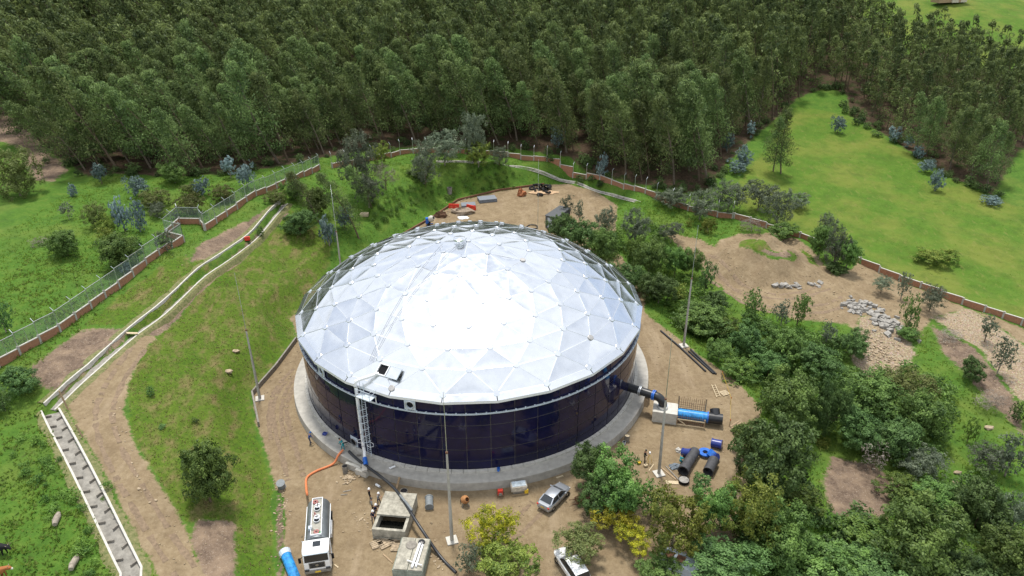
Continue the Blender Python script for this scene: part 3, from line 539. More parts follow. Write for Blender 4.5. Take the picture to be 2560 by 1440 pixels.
def drain(label, path, wid, dep, baffles=None, tops=CONC_L, lift=.04, carve=True):
    pts = [Vector(p[:2]) for p in path]; d = thing('drain_channel', label, 'drain', on(pts[0])); o = Vector(d.location); P = resample(path, 2.0)
    nr = []
    for i in range(len(P)):
        t = (P[min(i + 1, len(P) - 1)] - P[max(i - 1, 0)]).normalized(); nr.append(Vector((-t.y, t.x)))
    sm = lambda v: np.convolve(np.pad(np.array(v), 1, 'edge'), np.ones(3) / 3, 'valid'); rch = max(1.6, wid / 2 + .9) if carve else wid / 2 + .2
    zs_ = {s: sm([gz(p.x + n.x * s * rch, p.y + n.y * s * rch) for p, n in zip(P, nr)]) for s in (-1, 1)}; zz = (zs_[-1] + zs_[1]) / 2
    for s in (-1, 1):
        mb = MB(); rings = []
        for p, n, z, zt in zip(P, nr, zz, zs_[s]):
            zt = max(zt, z - .25); i_, e_ = p + n * s * wid / 2, p + n * s * (wid / 2 + .2); rings.append([Vector((i_.x, i_.y, zt + lift)) - o, Vector((e_.x, e_.y, zt + lift)) - o, Vector((e_.x, e_.y, z - dep - .2)) - o, Vector((i_.x, i_.y, z - dep - .2)) - o])
        mb.loft(rings); mb.build('channel_wall', tops, d, fix=True)
    if carve:
        for s in (-1, 1):
            mb = MB(); rows = []
            for p, n, zt, z in zip(P, nr, zs_[s], zz):
                zt = max(zt, z - .25); q1, q2, q3 = p + n * s * (wid / 2 + .19), p + n * s * 1.25, p + n * s * 1.75; mb.v += [tuple(Vector((q1.x, q1.y, zt + .0)) - o), tuple(Vector((q2.x, q2.y, zt + .03)) - o), tuple(Vector((q3.x, q3.y, min(zt, gz(q3.x, q3.y)) - .06)) - o)]
            for i in range(len(P) - 1):
                for j in (0, 1): mb.f.append((i * 3 + j, i * 3 + j + 1, i * 3 + 4 + j, i * 3 + 3 + j))
            mb.build('backfill', M('backfill_earth', (.17, .15, .075), .95, var=.4, scale=3, bump=.5, bscale=8, col2=(.06, .095, .02)), d, fix=True)
    mb = MB(); rings = []
    for p, n, z in zip(P, nr, zz):
        a, b = p + n * wid / 2, p - n * wid / 2; rings.append([Vector((a.x, a.y, z - dep)) - o, Vector((b.x, b.y, z - dep)) - o, Vector((b.x, b.y, z - dep - .15)) - o, Vector((a.x, a.y, z - dep - .15)) - o])
    mb.loft(rings); mb.build('channel_floor', M('channel_floor_concrete', (.27, .255, .225), .92, var=.25, scale=1.5), d, fix=True)
    if baffles:
        L = 0.0; nxt = 1.0; k = 0
        for i in range(len(P) - 1):
            l = (P[i + 1] - P[i]).length
            while L + l > nxt:
                f = (nxt - L) / l; p = P[i].lerp(P[i + 1], f); n = nr[i].lerp(nr[i + 1], f); z = zz[i] + (zz[i + 1] - zz[i]) * f - dep; s = 1 if k % 2 else -1; c = p + n * s * wid * .29; t = Vector((n.y, -n.x))
                mb = MB(); mb.box(Vector((c.x, c.y, z + .14)) - o, (wid * .42, .13, .26), math.atan2(n.y, n.x) + s * .42); mb.build('baffle_block', CONC_D, d); nxt += baffles; k += 1
            L += l
    return d
drain('straight concrete drain channel following the top of the grass embankment', [(-37.7,46.2), (-39.6,34.3), (-41.6,20.2), (-43.6,9.3), (-45.3,0.2), (-46.6,-8.6), (-48.2,-15.7)], 1.0, .32)
drain('concrete drain channel with staggered baffle blocks beside the dirt road', [(-48.1,-15.9), (-45.5,-18.9), (-39.5,-25.6), (-34.2,-31.7), (-29.5,-37.1), (-26.5,-45)], 1.5, .45, baffles=1.25)
drain('pale concrete gutter curving below the forest wall behind the tank', [(-11.4,73.9), (-3.4,74.7), (5.6,77.6), (13.0,77.2), (20.3,75.2), (27.5,66.7), (32.5,59.6)], .3, -.09, lift=.12, carve=False)
mb = MB(); mb.beam(on((-45.8,-1.1), .25), on((-44.8,-0.3), .3), .5, .08); tag(mb.build('footbridge_plank', WOOD_P), 'pale plank laid across the drain channel as a footbridge', 'plank')
# low retaining kerb at the foot of the embankment
mb = MB(); kp = [(-26.33,7.46,-1.20), (-27.31,0.12,-1.20), (-28.61,-6.02,-1.20), (-25.79,-12.53,-1.20)]
for a, b in zip(kp, kp[1:]): mb.beam((a[0], a[1], -.9), (b[0], b[1], -.9), .22, .8)
tag(mb.build('retaining_kerb', CONC_D), 'low weathered retaining wall at the embankment foot left of the tank', 'retaining wall')
# yard edge curb behind the tank
mb = MB(); kp = [(-16.2,45.5), (-10.5,55.5), (-6.2,64.9), (2.9,71.0), (13.0,74.8)]
for a, b in zip(kp, kp[1:]): mb.beam((a[0], a[1], -1.05), (b[0], b[1], -1.05), .25, .6)
tag(mb.build('retaining_kerb', RUST), 'thin brown retaining edge between lawn and yard behind the dome', 'retaining wall')
# lightning masts
def mast(label, x, y, z, h, whip, lean=(0, 0)):
    m = thing('lightning_mast', label, 'mast', (x, y, z), 0, 'lightning masts round the tank')
    mb = MB(); mb.tube([(0, 0, -.2), (lean[0], lean[1], h)], [.19, .10], 12); mb.build('pole', CONC, m, smooth=True)
    mb = MB(); mb.box((0, 0, .04), (1.1, 1.1, .2), .3); mb.build('footing', CONC_L, m)
    mb = MB(); mb.tube([(lean[0], lean[1], h), (lean[0] * 1.4, lean[1] * 1.4, h + whip)], [.045, .02], 6); mb.build('lightning_rod', STEEL, m)
    mb = MB(); mb.tube([(lean[0], lean[1], h - .02), (lean[0], lean[1], h + .15)], .12, 10); mb.build('pole_cap', RUST, m)
mast('tall concrete lightning mast in the foreground below the tank front', -.73, -31.0, -1.2, 11.3, 7.0)
mast('tall concrete lightning mast on the right yard beside the black pipe', 21.84, -21.45, -1.2, 10.2, 8.0, (-.15, .1))
mast('concrete lightning mast by the black pipes at the right yard edge', 30.3, 5.4, -1.2, 10.9, 8.0)
mast('concrete lightning mast at the embankment foot left of the tank', -27.42, -6.83, -1.2, 10.35, 8.0)
_t = (-22.46,22.82,9.60); mast('concrete lightning mast half hidden behind the left rim of the dome', _t[0], _t[1], -1.2, 10.8, 8.0)
_t = (9.94,30.88,9.60); mast('thin lightning mast standing in the yard behind the dome', _t[0], _t[1], -1.2, 6.0, 14.0)
# ------------------------------------------------------------------ pipes and fittings on the right yard
PZ = PAD_Z
def arc(c, r, a0, a1, n, ux, uy): return [Vector(c) + Vector(ux) * (r * math.cos(a0 + (a1 - a0) * i / n)) + Vector(uy) * (r * math.sin(a0 + (a1 - a0) * i / n)) for i in range(n + 1)]
A, B = Vector((20.1, -8.9, 1.75)), Vector((23.9, -11.2, 1.75)); u = (B - A).normalized()
op = thing('outlet_pipe', 'big black outlet pipe leaving the tank wall and bending down into a block', 'pipe')
mb = MB(); mb.tube([A - u * .6, B - u * .9], .52, 20); mb.build('pipe_run', BLACK, op, smooth=True)
mb = MB(); e0 = B - u * .9; mb.tube(arc(e0 + Vector((0, 0, -1.05)), 1.05, math.pi / 2, 0, 8, u, (0, 0, 1)), .52, 20); mb.build('elbow', BLACK, op, smooth=True)
ec = e0 + u * 1.05 + Vector((0, 0, -1.05))
mb = MB(); mb.tube([ec + Vector((0, 0, .05)), ec + Vector((0, 0, -.35))], .62, 20); mb.build('elbow_collar', STEEL, op)
for t, m_, r in ((1.45, STEEL, .66), (1.62, STEEL, .66), (3.2, BLUE, .66), (3.42, BLUE, .66)): mb = MB(); mb.tube([A + u * (t - .06), A + u * (t + .06)], r, 20); mb.build('flange', m_, op)
mb = MB(); mb.tube([A + u * 3.2, A + u * 3.42], .57, 20); mb.build('coupling', BLUE, op)
for t in (2.5,): mb = MB(); c = A + u * t; mb.box((c.x, c.y, .5), (.5, .7, 1.3), math.atan2(u.y, u.x)); mb.build('support_block', WOOD, op)
# thrust block and rebar box around the blue pipe
v = Vector((.97, -.24, 0)).normalized(); w_ = Vector((-v.y, v.x, 0)); rzv = math.atan2(v.y, v.x)
tb = MB(); c = ec + Vector((.35, .0, 0)); tb.box((c.x, c.y, (PZ + .35) / 2 - .05), (3.0, 2.3, .35 - PZ + .1), rzv); tag(tb.build('thrust_block', CONC_L), 'square pale concrete block under the black pipe elbow', 'concrete block')
s0 = c + v * 1.5; s0.z = -.25
bp = thing('blue_pipe', 'blue wrapped pipe with black tee lying through the rebar cage', 'pipe')
mb = MB(); mb.tube([s0 + v * .05, s0 + v * 3.7], .62, 20); mb.build('wrapped_run', M('blue_wrap', (.03, .26, .62), .3, var=.35, scale=2.5, spec=.5), bp, smooth=True)
mb = MB(); mb.tube([s0 + v * 3.7, s0 + v * 5.4], .66, 20); mb.build('tee_run', BLACK, bp, smooth=True)
mb = MB(); q = s0 + v * 4.6; mb.pipe(q, q + Vector((.0, .9, .75)), .6, .5); mb.build('tee_branch', BLACK, bp, smooth=True)
mb = MB(); mb.tube([s0 + v * 3.55, s0 + v * 3.7], .72, 20); mb.build('flange', BLUE, bp)
cage = thing('rebar_cage', 'rusty rebar cage with timber forms around the blue pipe', 'rebar cage')
for s in (-1, 1):
    for i in range(13):
        p = s0 + v * (.1 + i * .25) + w_ * s * 1.05; mb = MB(); hh = 1.7 if s > 0 else .55; mb.beam((p.x, p.y, PZ - .05), (p.x, p.y, PZ + hh + .9 + .12 * (i % 3)), .035); mb.build('vertical_bar', RUST, cage)
    for k in range(6 if s > 0 else 4):
        a, b = s0 + w_ * s * 1.05, s0 + v * 3.3 + w_ * s * 1.05; mb = MB(); z = PZ + .2 + k * .35; mb.beam((a.x, a.y, z), (b.x, b.y, z), .03); mb.build('cross_bar', RUST, cage)
for t in (.0, 3.3):
    for s in (-1, 1): p = s0 + v * t + w_ * s * 1.1; mb = MB(); mb.beam((p.x, p.y, PZ - .05), (p.x, p.y, PZ + (2.9 if s > 0 else 1.3)), .13); mb.build('corner_post', WOOD, cage)
for z, s in ((PZ + .15, -1), (PZ + .95, -1), (PZ + .95, 1)): a, b = s0 + w_ * s * 1.18, s0 + v * 3.35 + w_ * s * 1.18; mb = MB(); mb.beam((a.x, a.y, z), (b.x, b.y, z), .06, .16); mb.build('form_board', WOOD_P, cage)
a, b = s0 - w_ * 1.2 + v * .1, s0 - w_ * 1.2 + v * 1.0; mb = MB(); mb.beam((a.x, a.y, PZ + .95), (b.x, b.y, PZ + .3), .08); mb.build('form_brace', WOOD_P, cage)
# loose pipes
def lay(a, z=PZ): return Vector((a[0], a[1], z))
def pipe_thing(name, label, a, b, ro, mat, wall=None, rings=0, cat='pipe', group=None):
    o = thing(name, label, cat, tuple((Vector(a) + Vector(b)) / 2), 0, group); c = Vector(o.location); mb = MB(); mb.pipe(Vector(a) - c, Vector(b) - c, ro, wall or ro * .86, 22); mb.build('tube', mat, o, smooth=True)
    if rings: d = (Vector(b) - Vector(a)).normalized(); mb = MB(); mb.pipe(Vector(a) - c, Vector(a) - c + d * rings, ro * 1.13, ro * .9, 22); mb.build('socket', mat, o, smooth=True)
    return o
DUCT = M('dark_grey_pipe', (.065, .065, .07), .6, var=.25, scale=3)
a, b = (24.46,-21.69,-0.60), (26.56,-18.33,-0.60); pipe_thing('large_pipe', 'large dark grey socketed pipe lying open end towards the camera', a, b, .58, DUCT, .5, .5)
a, b = (27.20,-21.84,-0.60), (28.36,-19.86,-0.60); pipe_thing('pipe_bend', 'short grey pipe piece half hidden by the yellowish tree', a, b, .6, DUCT, .52)
_lp = [((27.74,9.52,-1.10), (29.67,4.90,-1.10), (31.90,-1.25,-1.10)), ((30.70,3.82,-1.10), (31.70,1.23,-1.10), (32.84,-1.84,-1.10)), ((31.08,4.25,-1.10), (32.06,1.32,-1.10), (33.15,-1.94,-1.10))]
for k, (pp, lb) in enumerate(zip(_lp, ('long slim black pipe lying farthest left on the right yard', 'slim black pipe in the pair, nearer the tank', 'slim black pipe in the pair, nearer the yard edge'))):
    mb = MB(); mb.tube([Vector(q) for q in pp], .14, 10); tag(mb.build('slim_pipe', BLACK, smooth=True), lb, 'pipe', 'slim pipes on the right yard')
def fitting(name, label, p, d, r, l, mat, cat='drum'):
    o = thing(name, label, cat, tuple(p)); d = Vector(d).normalized(); mb = MB(); mb.tube([-d * l / 2, d * l / 2], r, 20); mb.build('barrel', mat, o, smooth=True)
    for t in (-1, 1): mb = MB(); mb.tube([d * (t * l / 2 - .06), d * (t * l / 2 + .05)], r * 1.12, 20); mb.build('rim', mat, o)
    return o
fitting('blue_drum', 'navy blue flanged valve drum at the yard edge with white stripe', (29.42,-16.95,-0.65), (.9, -.45, .1), .5, 1.1, NAVY)
fitting('blue_drum', 'navy blue drum leaning beside the large dark pipe', (25.56,-18.47,-0.65), (.8, -.5, .3), .45, .9, NAVY)
o = thing('blue_valve', 'bright blue butterfly valve and flanges heaped on the yard', 'valve', (28.24,-18.62,-0.90))
mb = MB(); mb.rev([(.3, -.1), (.75, -.1), (.78, 0), (.75, .1), (.3, .1)], 24, (-.5, .3, .1)); mb.build('valve_disc', BLUE, o, smooth=True)
mb = MB(); mb.tube([(0, -.4, 0), (.5, -.1, .5)], .62, 20); mb.build('valve_body', BLUE, o, smooth=True)
mb = MB(); mb.tube([(.3, -.6, .2), (.62, -.9, .45)], .42, 16); mb.build('ribbed_hub', NAVY, o, smooth=True)
def sack(name, label, p, sx, sy, sz, mat, rz=0, cat='tarpaulin'):
    mb = MB(); n, q = 12, 7; rg = random.Random(hash(label) % 1000)
    jit = [[rg.uniform(.62, 1.2) for _ in range(n)] for _ in range(q)]; rings = []
    for i in range(q):
        t = math.pi * (.04 + .92 * i / (q - 1)); rings.append([(sx * math.sin(t) * math.cos(2 * math.pi * j / n) * jit[i][j], sy * math.sin(t) * math.sin(2 * math.pi * j / n) * jit[i][j], max(-.02, -sz * math.cos(t) * jit[i][j] + sz * .3)) for j in range(n)])
    mb.loft(rings); o = mb.build(name, mat, None, p, fix=True); o.rotation_euler = (0, 0, rz); return tag(o, label, cat)
sack('grey_tarp', 'crumpled grey tarpaulin bundle beside the large dark pipe', (23.90,-20.35,-1.20), .75, .55, .28, M('grey_tarpaulin', (.16, .19, .22), .7, var=.25))
sack('white_bag', 'white material bag behind the crouching teal worker', (24.87,-17.61,-1.20), .4, .45, .3, M('dusty_bag', (.50, .48, .44), .85), cat='bag')
pipe_thing('pipe_end', 'dark pipe end with timbers poking from the trees at the yard edge', (32.47,-13.47,-0.90), (33.48,-14.73,-1.60), .5, DUCT, .44)
for k in (0, 1): a, b = (31.80,-13.97,-0.50), (33.16,-12.89,-0.50); mb = MB(); mb.beam(Vector(a) + Vector((.1 * k, -.35 * k, .0)), Vector(b) + Vector((.1 * k, -.35 * k, 0)), .15, .06); tag(mb.build('timber', WOOD), ('upper' if k == 0 else 'lower') + ' weathered plank laid over the pipe end at the yard edge', 'plank')
def planks(items):
    for lb, a, b, w, h, m_ in items:
        a, b = Vector(a), Vector(b); a.z += h / 2 + .02; b.z += h / 2 + .03; mb = MB(); mb.beam(a, b, w, h); tag(mb.build('plank', m_), lb, 'plank')
planks([('long plank pointing at the right mast from below the tree', (22.33,-20.47,-1.20), (23.57,-22.43,-1.20), .16, .06, WOOD), ('dark plank lying beside the long plank near the right mast', (22.84,-20.20,-1.20), (23.96,-22.69,-1.20), .12, .06, CONC_D),
 ('wide pale board near the round tub below the large pipe', (22.34,-22.80,-1.20), (23.73,-22.94,-1.20), .5, .05, WOOD_P), ('short pale stake on dirt left of the right mast', (20.79,-20.98,-1.20), (21.52,-19.92,-1.20), .1, .05, WOOD_P),
 ('thin batten across the truck side of the yard', (-13.11,-23.99,-1.20), (-12.29,-23.75,-1.20), .12, .05, CONC_D), ('small dark batten below the thin batten in the yard', (-13.28,-24.48,-1.20), (-12.59,-24.42,-1.20), .1, .05, CONC_D),
 ('upright leaning timber against the ring foundation', (-7.34,-23.67,-1.20), (-7.02,-22.88,-0.20), .2, .1, WOOD), ('loose stake lying left of the lower concrete chamber', (-7.40,-32.69,-1.20), (-6.30,-33.79,-1.20), .14, .06, WOOD), ('pale stake on dirt between truck and lower chamber', (-11.95,-33.94,-1.20), (-11.48,-34.33,-1.20), .12, .05, WOOD_P),
 ('pale block of timber by the foundation near the silver car', (10.29,-22.06,-1.20), (11.07,-21.74,-1.20), .2, .1, WOOD_P)])
ld = thing('ground_ladder', 'pale wooden ladder lying flat on the right yard', 'ladder'); a, b, c, d = [Vector((31.93,-4.46,-1.10)), Vector((31.93,-7.22,-1.10)), Vector((32.38,-4.37,-1.10)), Vector((32.44,-7.05,-1.10))]
for p, q in ((a, b), (c, d)): mb = MB(); mb.beam(p, q, .08); mb.build('rail', WOOD_P, ld)
for i in range(6): t = .08 + i * .17; mb = MB(); mb.beam(a.lerp(b, t), c.lerp(d, t), .05); mb.build('rung', WOOD_P, ld)
pa = thing('pallet', 'small wooden pallet beside the flat ladder', 'pallet', (33.16,-6.31,-1.20), .4)
for i in range(5): mb = MB(); mb.box((0, -.4 + i * .2, .12), (1.1, .12, .03)); mb.build('slat', WOOD_P, pa)
for x in (-.45, 0, .45): mb = MB(); mb.box((x, 0, .05), (.1, .9, .09)); mb.build('bearer', WOOD, pa)
def stake(lb, g): s = thing('warning_stake', lb, 'stake', g); mb = MB(); mb.tube([(0, 0, 0), (.05, 0, 1.15)], .04, 6); mb.build('stick', WOOD, s); mb = MB(); mb.box((.04, 0, 1.0), (.1, .1, .22)); mb.build('flag_tape', ORANGE, s); return s
STK = [Vector((33.66,-2.75,-1.20)), Vector((33.29,-8.56,-1.20)), Vector((31.98,-13.08,-1.20))]
stake('orange taped stake nearest the slim black pipes', STK[0]); stake('orange taped stake midway along the right yard edge', STK[1]); stake('orange taped stake beside the pipe end in the trees', STK[2])
mb = MB()
for a, b in zip(STK, STK[1:]): mb.beam(a + Vector((0, 0, 1)), b + Vector((0, 0, 1)), .012, .09)
tag(mb.build('caution_tape', YELLOW), 'yellow caution tape strung between stakes at the yard edge', 'tape')
# drums and buckets
def bucket(name, label, p, r, h, mat, top=None, cat='bucket'):
    o = thing(name, label, cat, p); mb = MB(); mb.rev([(0, 0), (r * .9, 0), (r, h), (r * .93, h), (r * .86, .05), (0, .05)], 18); mb.build('shell', mat, o, smooth=True)
    if top: mb = MB(); mb.rev([(0, h * .9), (r * .9, h * .88)], 18); mb.build('contents', top, o)
    return o
bucket('steel_drum', 'grey drum with pale top standing against the ring foundation', (19.06,-15.68,-1.20), .32, .85, CONC_D, WOOD_P, 'drum')
bucket('plastic_bucket', 'small grey bucket beside the drum at the foundation', (18.65,-16.26,-1.20), .2, .35, PAINT_G, DARK)
bucket('water_jug', 'small blue water jug on the kerb at the tank front', (3.84,-22.29,0.16), .17, .42, BLUE)
bucket('round_tub', 'round tub full of rubble below the large pipe', (24.35,-22.76,-1.20), .62, .4, DARK, RUBBLE, 'tub')
bucket('steel_drum', 'rusty wet drum standing against the step of the foundation', (-13.49,-20.81,-1.20), .33, .9, CONC_D, DARK, 'drum')
bucket('steel_drum', 'dark drum behind the open concrete chamber', (-6.34,-24.66,-1.20), .42, .8, CONC_D, DARK, 'drum')
fitting('grey_pipe_stub', 'ribbed grey pipe stub lying right of the open chamber', (-3.49,-26.06,-0.80), (.1, -.9, -.05), .42, 1.3, M('grey_plastic', (.20, .22, .23), .6), 'pipe')
fitting('grey_pipe_stub', 'pale grey pipe collar standing at the foot of the embankment', (-20.02,-23.31,-0.80), (.05, -.3, .9), .42, .9, M('grey_plastic', (.20, .22, .23), .6), 'pipe')
mb = MB(); mb.pipe((-9.68,-23.00,-1.05), (-9.18,-23.38,-1.05), .14, .11, 12); tag(mb.build('pvc_offcut', PAINT_W), 'short white plastic pipe offcut on dirt', 'pipe')
# hoses
def hose(name, label, pts, r, mat, cat='hose', n=10):
    P = [Vector(p) for p in pts]; S = []
    for i in range(len(P) - 1):
        p0, p1, p2, p3 = P[max(i - 1, 0)], P[i], P[i + 1], P[min(i + 2, len(P) - 1)]
        for k in range(6): t = k / 6; S.append(.5 * ((2 * p1) + (p2 - p0) * t + (2 * p0 - 5 * p1 + 4 * p2 - p3) * t * t + (3 * p1 - p0 - 3 * p2 + p3) * t ** 3))
    S.append(P[-1]); mb = MB(); mb.tube(S, r, n); return tag(mb.build(name, mat, None, smooth=True), label, cat)
hose('suction_hose', 'orange hose running from the tanker to the worker at the tank foot', [(-16.41,-25.81,0.20), (-17.21,-23.62,-1.05), (-17.60,-21.88,-1.08), (-16.83,-20.78,-1.08), (-15.15,-19.69,-1.00), (-14.54,-19.12,-0.20), (-14.04,-18.63,0.20)], .13, ORANGE)
hose('drain_pipe', 'long black pipe slanting from the tank foot past the chambers', [(-13.38,-18.79,0.10), (-11.93,-20.27,-0.05), (-7.28,-25.09,0.35), (-4.15,-30.19,0.30), (-1.75,-33.12,-1.00), (-0.06,-35.03,-1.15)], .16, BLACK, 'pipe')
hose('spare_pipe', 'short grey pipe lying on top of the open chamber', [(-6.42,-26.54,0.70), (-5.61,-27.65,0.70), (-4.90,-28.73,0.70)], .12, M('grey_plastic', (.20, .22, .23), .6), 'pipe')
# chambers
CONC_W = M('stained_concrete', (.36, .34, .28), .92, var=.3, scale=1.8, bump=.3, bscale=12)
ch = thing('concrete_chamber', 'open concrete chamber with dark water inside beside the men', 'chamber', (-6.75, -28.3, PZ), -.12)
mb = MB(); X, Y, H = 3.4, 5.2, 1.35
for dx, dy, sx, sy in ((0, -Y / 2 + .15, X, .3), (0, Y / 2 - .15, X, .3), (-X / 2 + .15, 0, .3, Y - .6), (X / 2 - .15, 0, .3, Y - .6)): mb = MB(); mb.box((dx, dy, H / 2), (sx, sy, H)); mb.build('chamber_wall', CONC_W, ch)
mb = MB(); mb.box((0, .95, H + .06), (X + .05, 3.3, .22)); mb.build('cover_slab', CONC_W, ch)
mb = MB(); mb.box((0, -1.5, .35), (X - .6, 2.2, .05)); mb.build('water_surface', M('dark_water', (.012, .012, .01), .05), ch)
c2 = thing('concrete_chamber', 'closed concrete chamber with manhole lid and white pipe on top', 'chamber', (-4.35, -33.9, PZ), -.1)
mb = MB(); mb.box((0, 0, .65), (2.9, 4.0, 1.3)); mb.build('chamber_body', M('greenish_concrete', (.24, .27, .23), .9, var=.3, scale=2), c2)
for x, w in ((-.68, 1.3), (.72, 1.35)): mb = MB(); mb.box((x, .0, 1.36), (w, 3.9, .14)); mb.build('cover_slab', CONC_W, c2)
mb = MB(); mb.rev([(0, .1), (.5, .09), (.55, 0)], 20, (-.25, 1.0, 1.43)); mb.build('manhole_lid', CONC_D, c2)
wp = thing('white_pipe_bundle', 'white plastic wrapped pipe with cross piece on the closed chamber', 'pipe', (-3.8, -34.1, PZ + 1.45), -.1)
mb = MB(); mb.tube([(0, 1.3, .12), (-.15, -1.6, .12)], .13, 10); mb.build('pipe', PAINT_W, wp, smooth=True)
mb = MB(); mb.tube([(.3, 1.2, .1), (.2, -1.5, .1)], .11, 10); mb.build('pipe', PAINT_W, wp, smooth=True)
mb = MB(); mb.tube([(-.75, -.9, .2), (.75, -1.35, .2)], .06, 8); mb.build('cross_pipe', PAINT_W, wp)
mb = MB(); mb.rev([(0, .16), (.3, .1), (.36, 0)], 14, (.1, 1.6, 0)); mb.build('black_cap', BLACK, wp)
for lb, p, sx, sy, rz in (('left tilted cover slab beside the closed chamber', (-8.23,-31.46,-1.10), 1.2, 1.0, .5), ('middle corrugated cover slab beside the closed chamber', (-7.38,-31.25,-1.10), 1.5, 1.3, .6), ('right corrugated cover slab beside the closed chamber', (-5.81,-31.89,-1.10), 1.8, 1.0, .0), ('flat sandy slab below the open chamber', (-6.27,-30.53,-1.10), 2.0, 1.1, .2)):
    o = thing('cover_slab', lb, 'slab', p, rz, 'loose slabs by the chambers'); mb = MB(); mb.box((0, 0, 0), (sx, sy, .14)); mb.build('slab', STONE, o)
    for i in range(4): mb = MB(); mb.box((0, -sy * .36 + i * sy * .24, .09), (sx * .96, .07, .05)); mb.build('rib', STONE, o)
# step cut in the ring slab
for lb, p, d, rz in (('concrete step block at the left of the tank foundation', (-12.61,-20.49,-0.90), (2.0, .35, .95), -.45), ('second concrete step block at the left of the foundation', (-11.52,-21.30,-0.95), (1.5, .5, .9), -.45)): mb = MB(); mb.box((0, 0, 0), d, rz); tag(mb.build('step_block', CONC_L, None, p), lb, 'concrete block')
# manway at the tank foot
mw = thing('manway', 'open round manway plate at the tank foot beside the teal worker', 'manway', pol(RT + .02, -35.5, .85), math.radians(-35.5))
mb = MB(); mb.box((0, -.05, 0), (1.1, .08, 1.3)); mb.build('plate', PAINT_G, mw); mb = MB(); mb.tube([(-1.0, -.75, -.3), (-1.05, -.72, -.22)], .5, 18); mb.build('door', DARK, mw); mb = MB(); mb.pipe((0, -.09, 0), (0, -.25, 0), .5, .42, 20); mb.build('neck', STEEL, mw)
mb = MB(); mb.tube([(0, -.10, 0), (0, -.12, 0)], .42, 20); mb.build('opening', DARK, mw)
sack('tool_heap', 'heap of dark tools on the slab by the tank foot', tuple(pol(22.9, -47.5, -.12)), .35, .25, .25, NAVY, cat='tools')
sack('hose_coil', 'small dark coil on the slab left of the ladder', tuple(pol(22.8, -32.2, -.12)), .25, .2, .2, CONC_D, cat='coil')
fitting('grey_fitting', 'small white pipe fitting on the slab right of the ladder', tuple(pol(22.9, -20.5, .02)), (.8, .5, 0), .11, .6, PAINT_W, 'pipe')
# machines near the foundation
gn = thing('generator', 'pale generator under a stained cover beside the foundation', 'generator', (6.07,-24.09,-1.20), .18)
mb = MB(); mb.box((0, 0, .75), (1.75, .95, .7)); mb.build('cover', M('stained_tarp', (.55, .50, .42), .9, var=.3, scale=3), gn, bevel=.06); mb = MB(); mb.box((0, 0, 1.13), (1.5, .8, .06)); mb.build('top_sheet', M('pale_sheet', (.55, .62, .66), .7, var=.25, scale=2.5), gn)
mb = MB(); mb.box((.05, 0, .28), (1.5, .8, .3)); mb.build('frame', CONC_D, gn); mb = MB(); mb.box((.75, -.4, .32), (.4, .3, .45)); mb.build('fuel_can', YELLOW, gn); mb = MB(); mb.beam((-.9, -.5, .05), (.8, -.5, .05), .1); mb.build('skid', WOOD, gn)
pm = thing('pump', 'small red motor pump on a frame by the foundation', 'pump', (4.07,-24.75,-1.20), .1)
mb = MB(); mb.tube([(-.28, 0, .45), (.25, 0, .45)], .26, 14); mb.build('motor', RED, pm, smooth=True); mb = MB(); mb.box((0, 0, .82), (.55, .4, .18)); mb.build('tank', RED, pm, bevel=.04)
for x in (-.35, .35):
    for y in (-.25, .25): mb = MB(); mb.beam((x, y, 0), (x, y, .85), .05); mb.build('leg', RUST, pm)
mb = MB(); mb.tube([(0, -.28, .5), (0, -.33, .5)], .2, 14); mb.build('flywheel', CONC_D, pm)
cm = thing('cement_mixer', 'small rusty cement mixer half hidden by the yellow tree', 'mixer', (0.33,-26.03,-1.20), .2)
mb = MB(); mb.rev([(.15, -.45), (.42, -.2), (.45, .1), (.25, .5), (.22, .5), (.4, .1)], 16); dr = mb.build('drum', M('orange_rust', (.42, .20, .08), .7), cm, (0, 0, .75), smooth=True); dr.rotation_euler = (.9, 0, .5)
for x in (-.4, .4): mb = MB(); mb.beam((x, -.4, 0), (0, .1, .8), .06); mb.build('leg', CONC_D, cm); mb = MB(); mb.tube([(x, .4, .2), (x * 1.15, .4, .2)], .2, 14); mb.build('wheel', RUBBER, cm)
# stones scattered on the works yard
def rock_mesh(seed, mat):
    rg = random.Random(seed); bm = bmesh.new(); bmesh.ops.create_icosphere(bm, subdivisions=1, radius=.5)
    for v_ in bm.verts: v_.co *= rg.uniform(.6, 1.15); v_.co.z *= .65
    m = bpy.data.meshes.new('stone'); bm.to_mesh(m); bm.free(); m.materials.append(mat); return m
ROCKS = [rock_mesh(i, STONE) for i in range(5)]; rg = random.Random(11)
ct = thing('hand_cart', 'rust red hand cart half under the tree right of the silver car', 'cart', (12.87,-25.78,-1.20), .5)
mb = MB(); mb.loft([[(x, -.4 * k, z), (x, .4 * k, z), (x, .5 * k, z + .4), (x, -.5 * k, z + .4)] for x, k, z in ((-.8, .8, .4), (.8, 1, .4))]); mb.build('tray', RUST, ct, fix=True)
for y in (-.45, .45): mb = MB(); mb.beam((-.7, y * .8, .45), (-1.5, y * .8, .75), .05); mb.build('handle', RUST, ct); mb = MB(); mb.tube([(.2, y, .3), (.2, y * 1.2, .3)], .3, 14); mb.build('wheel', RUBBER, ct)
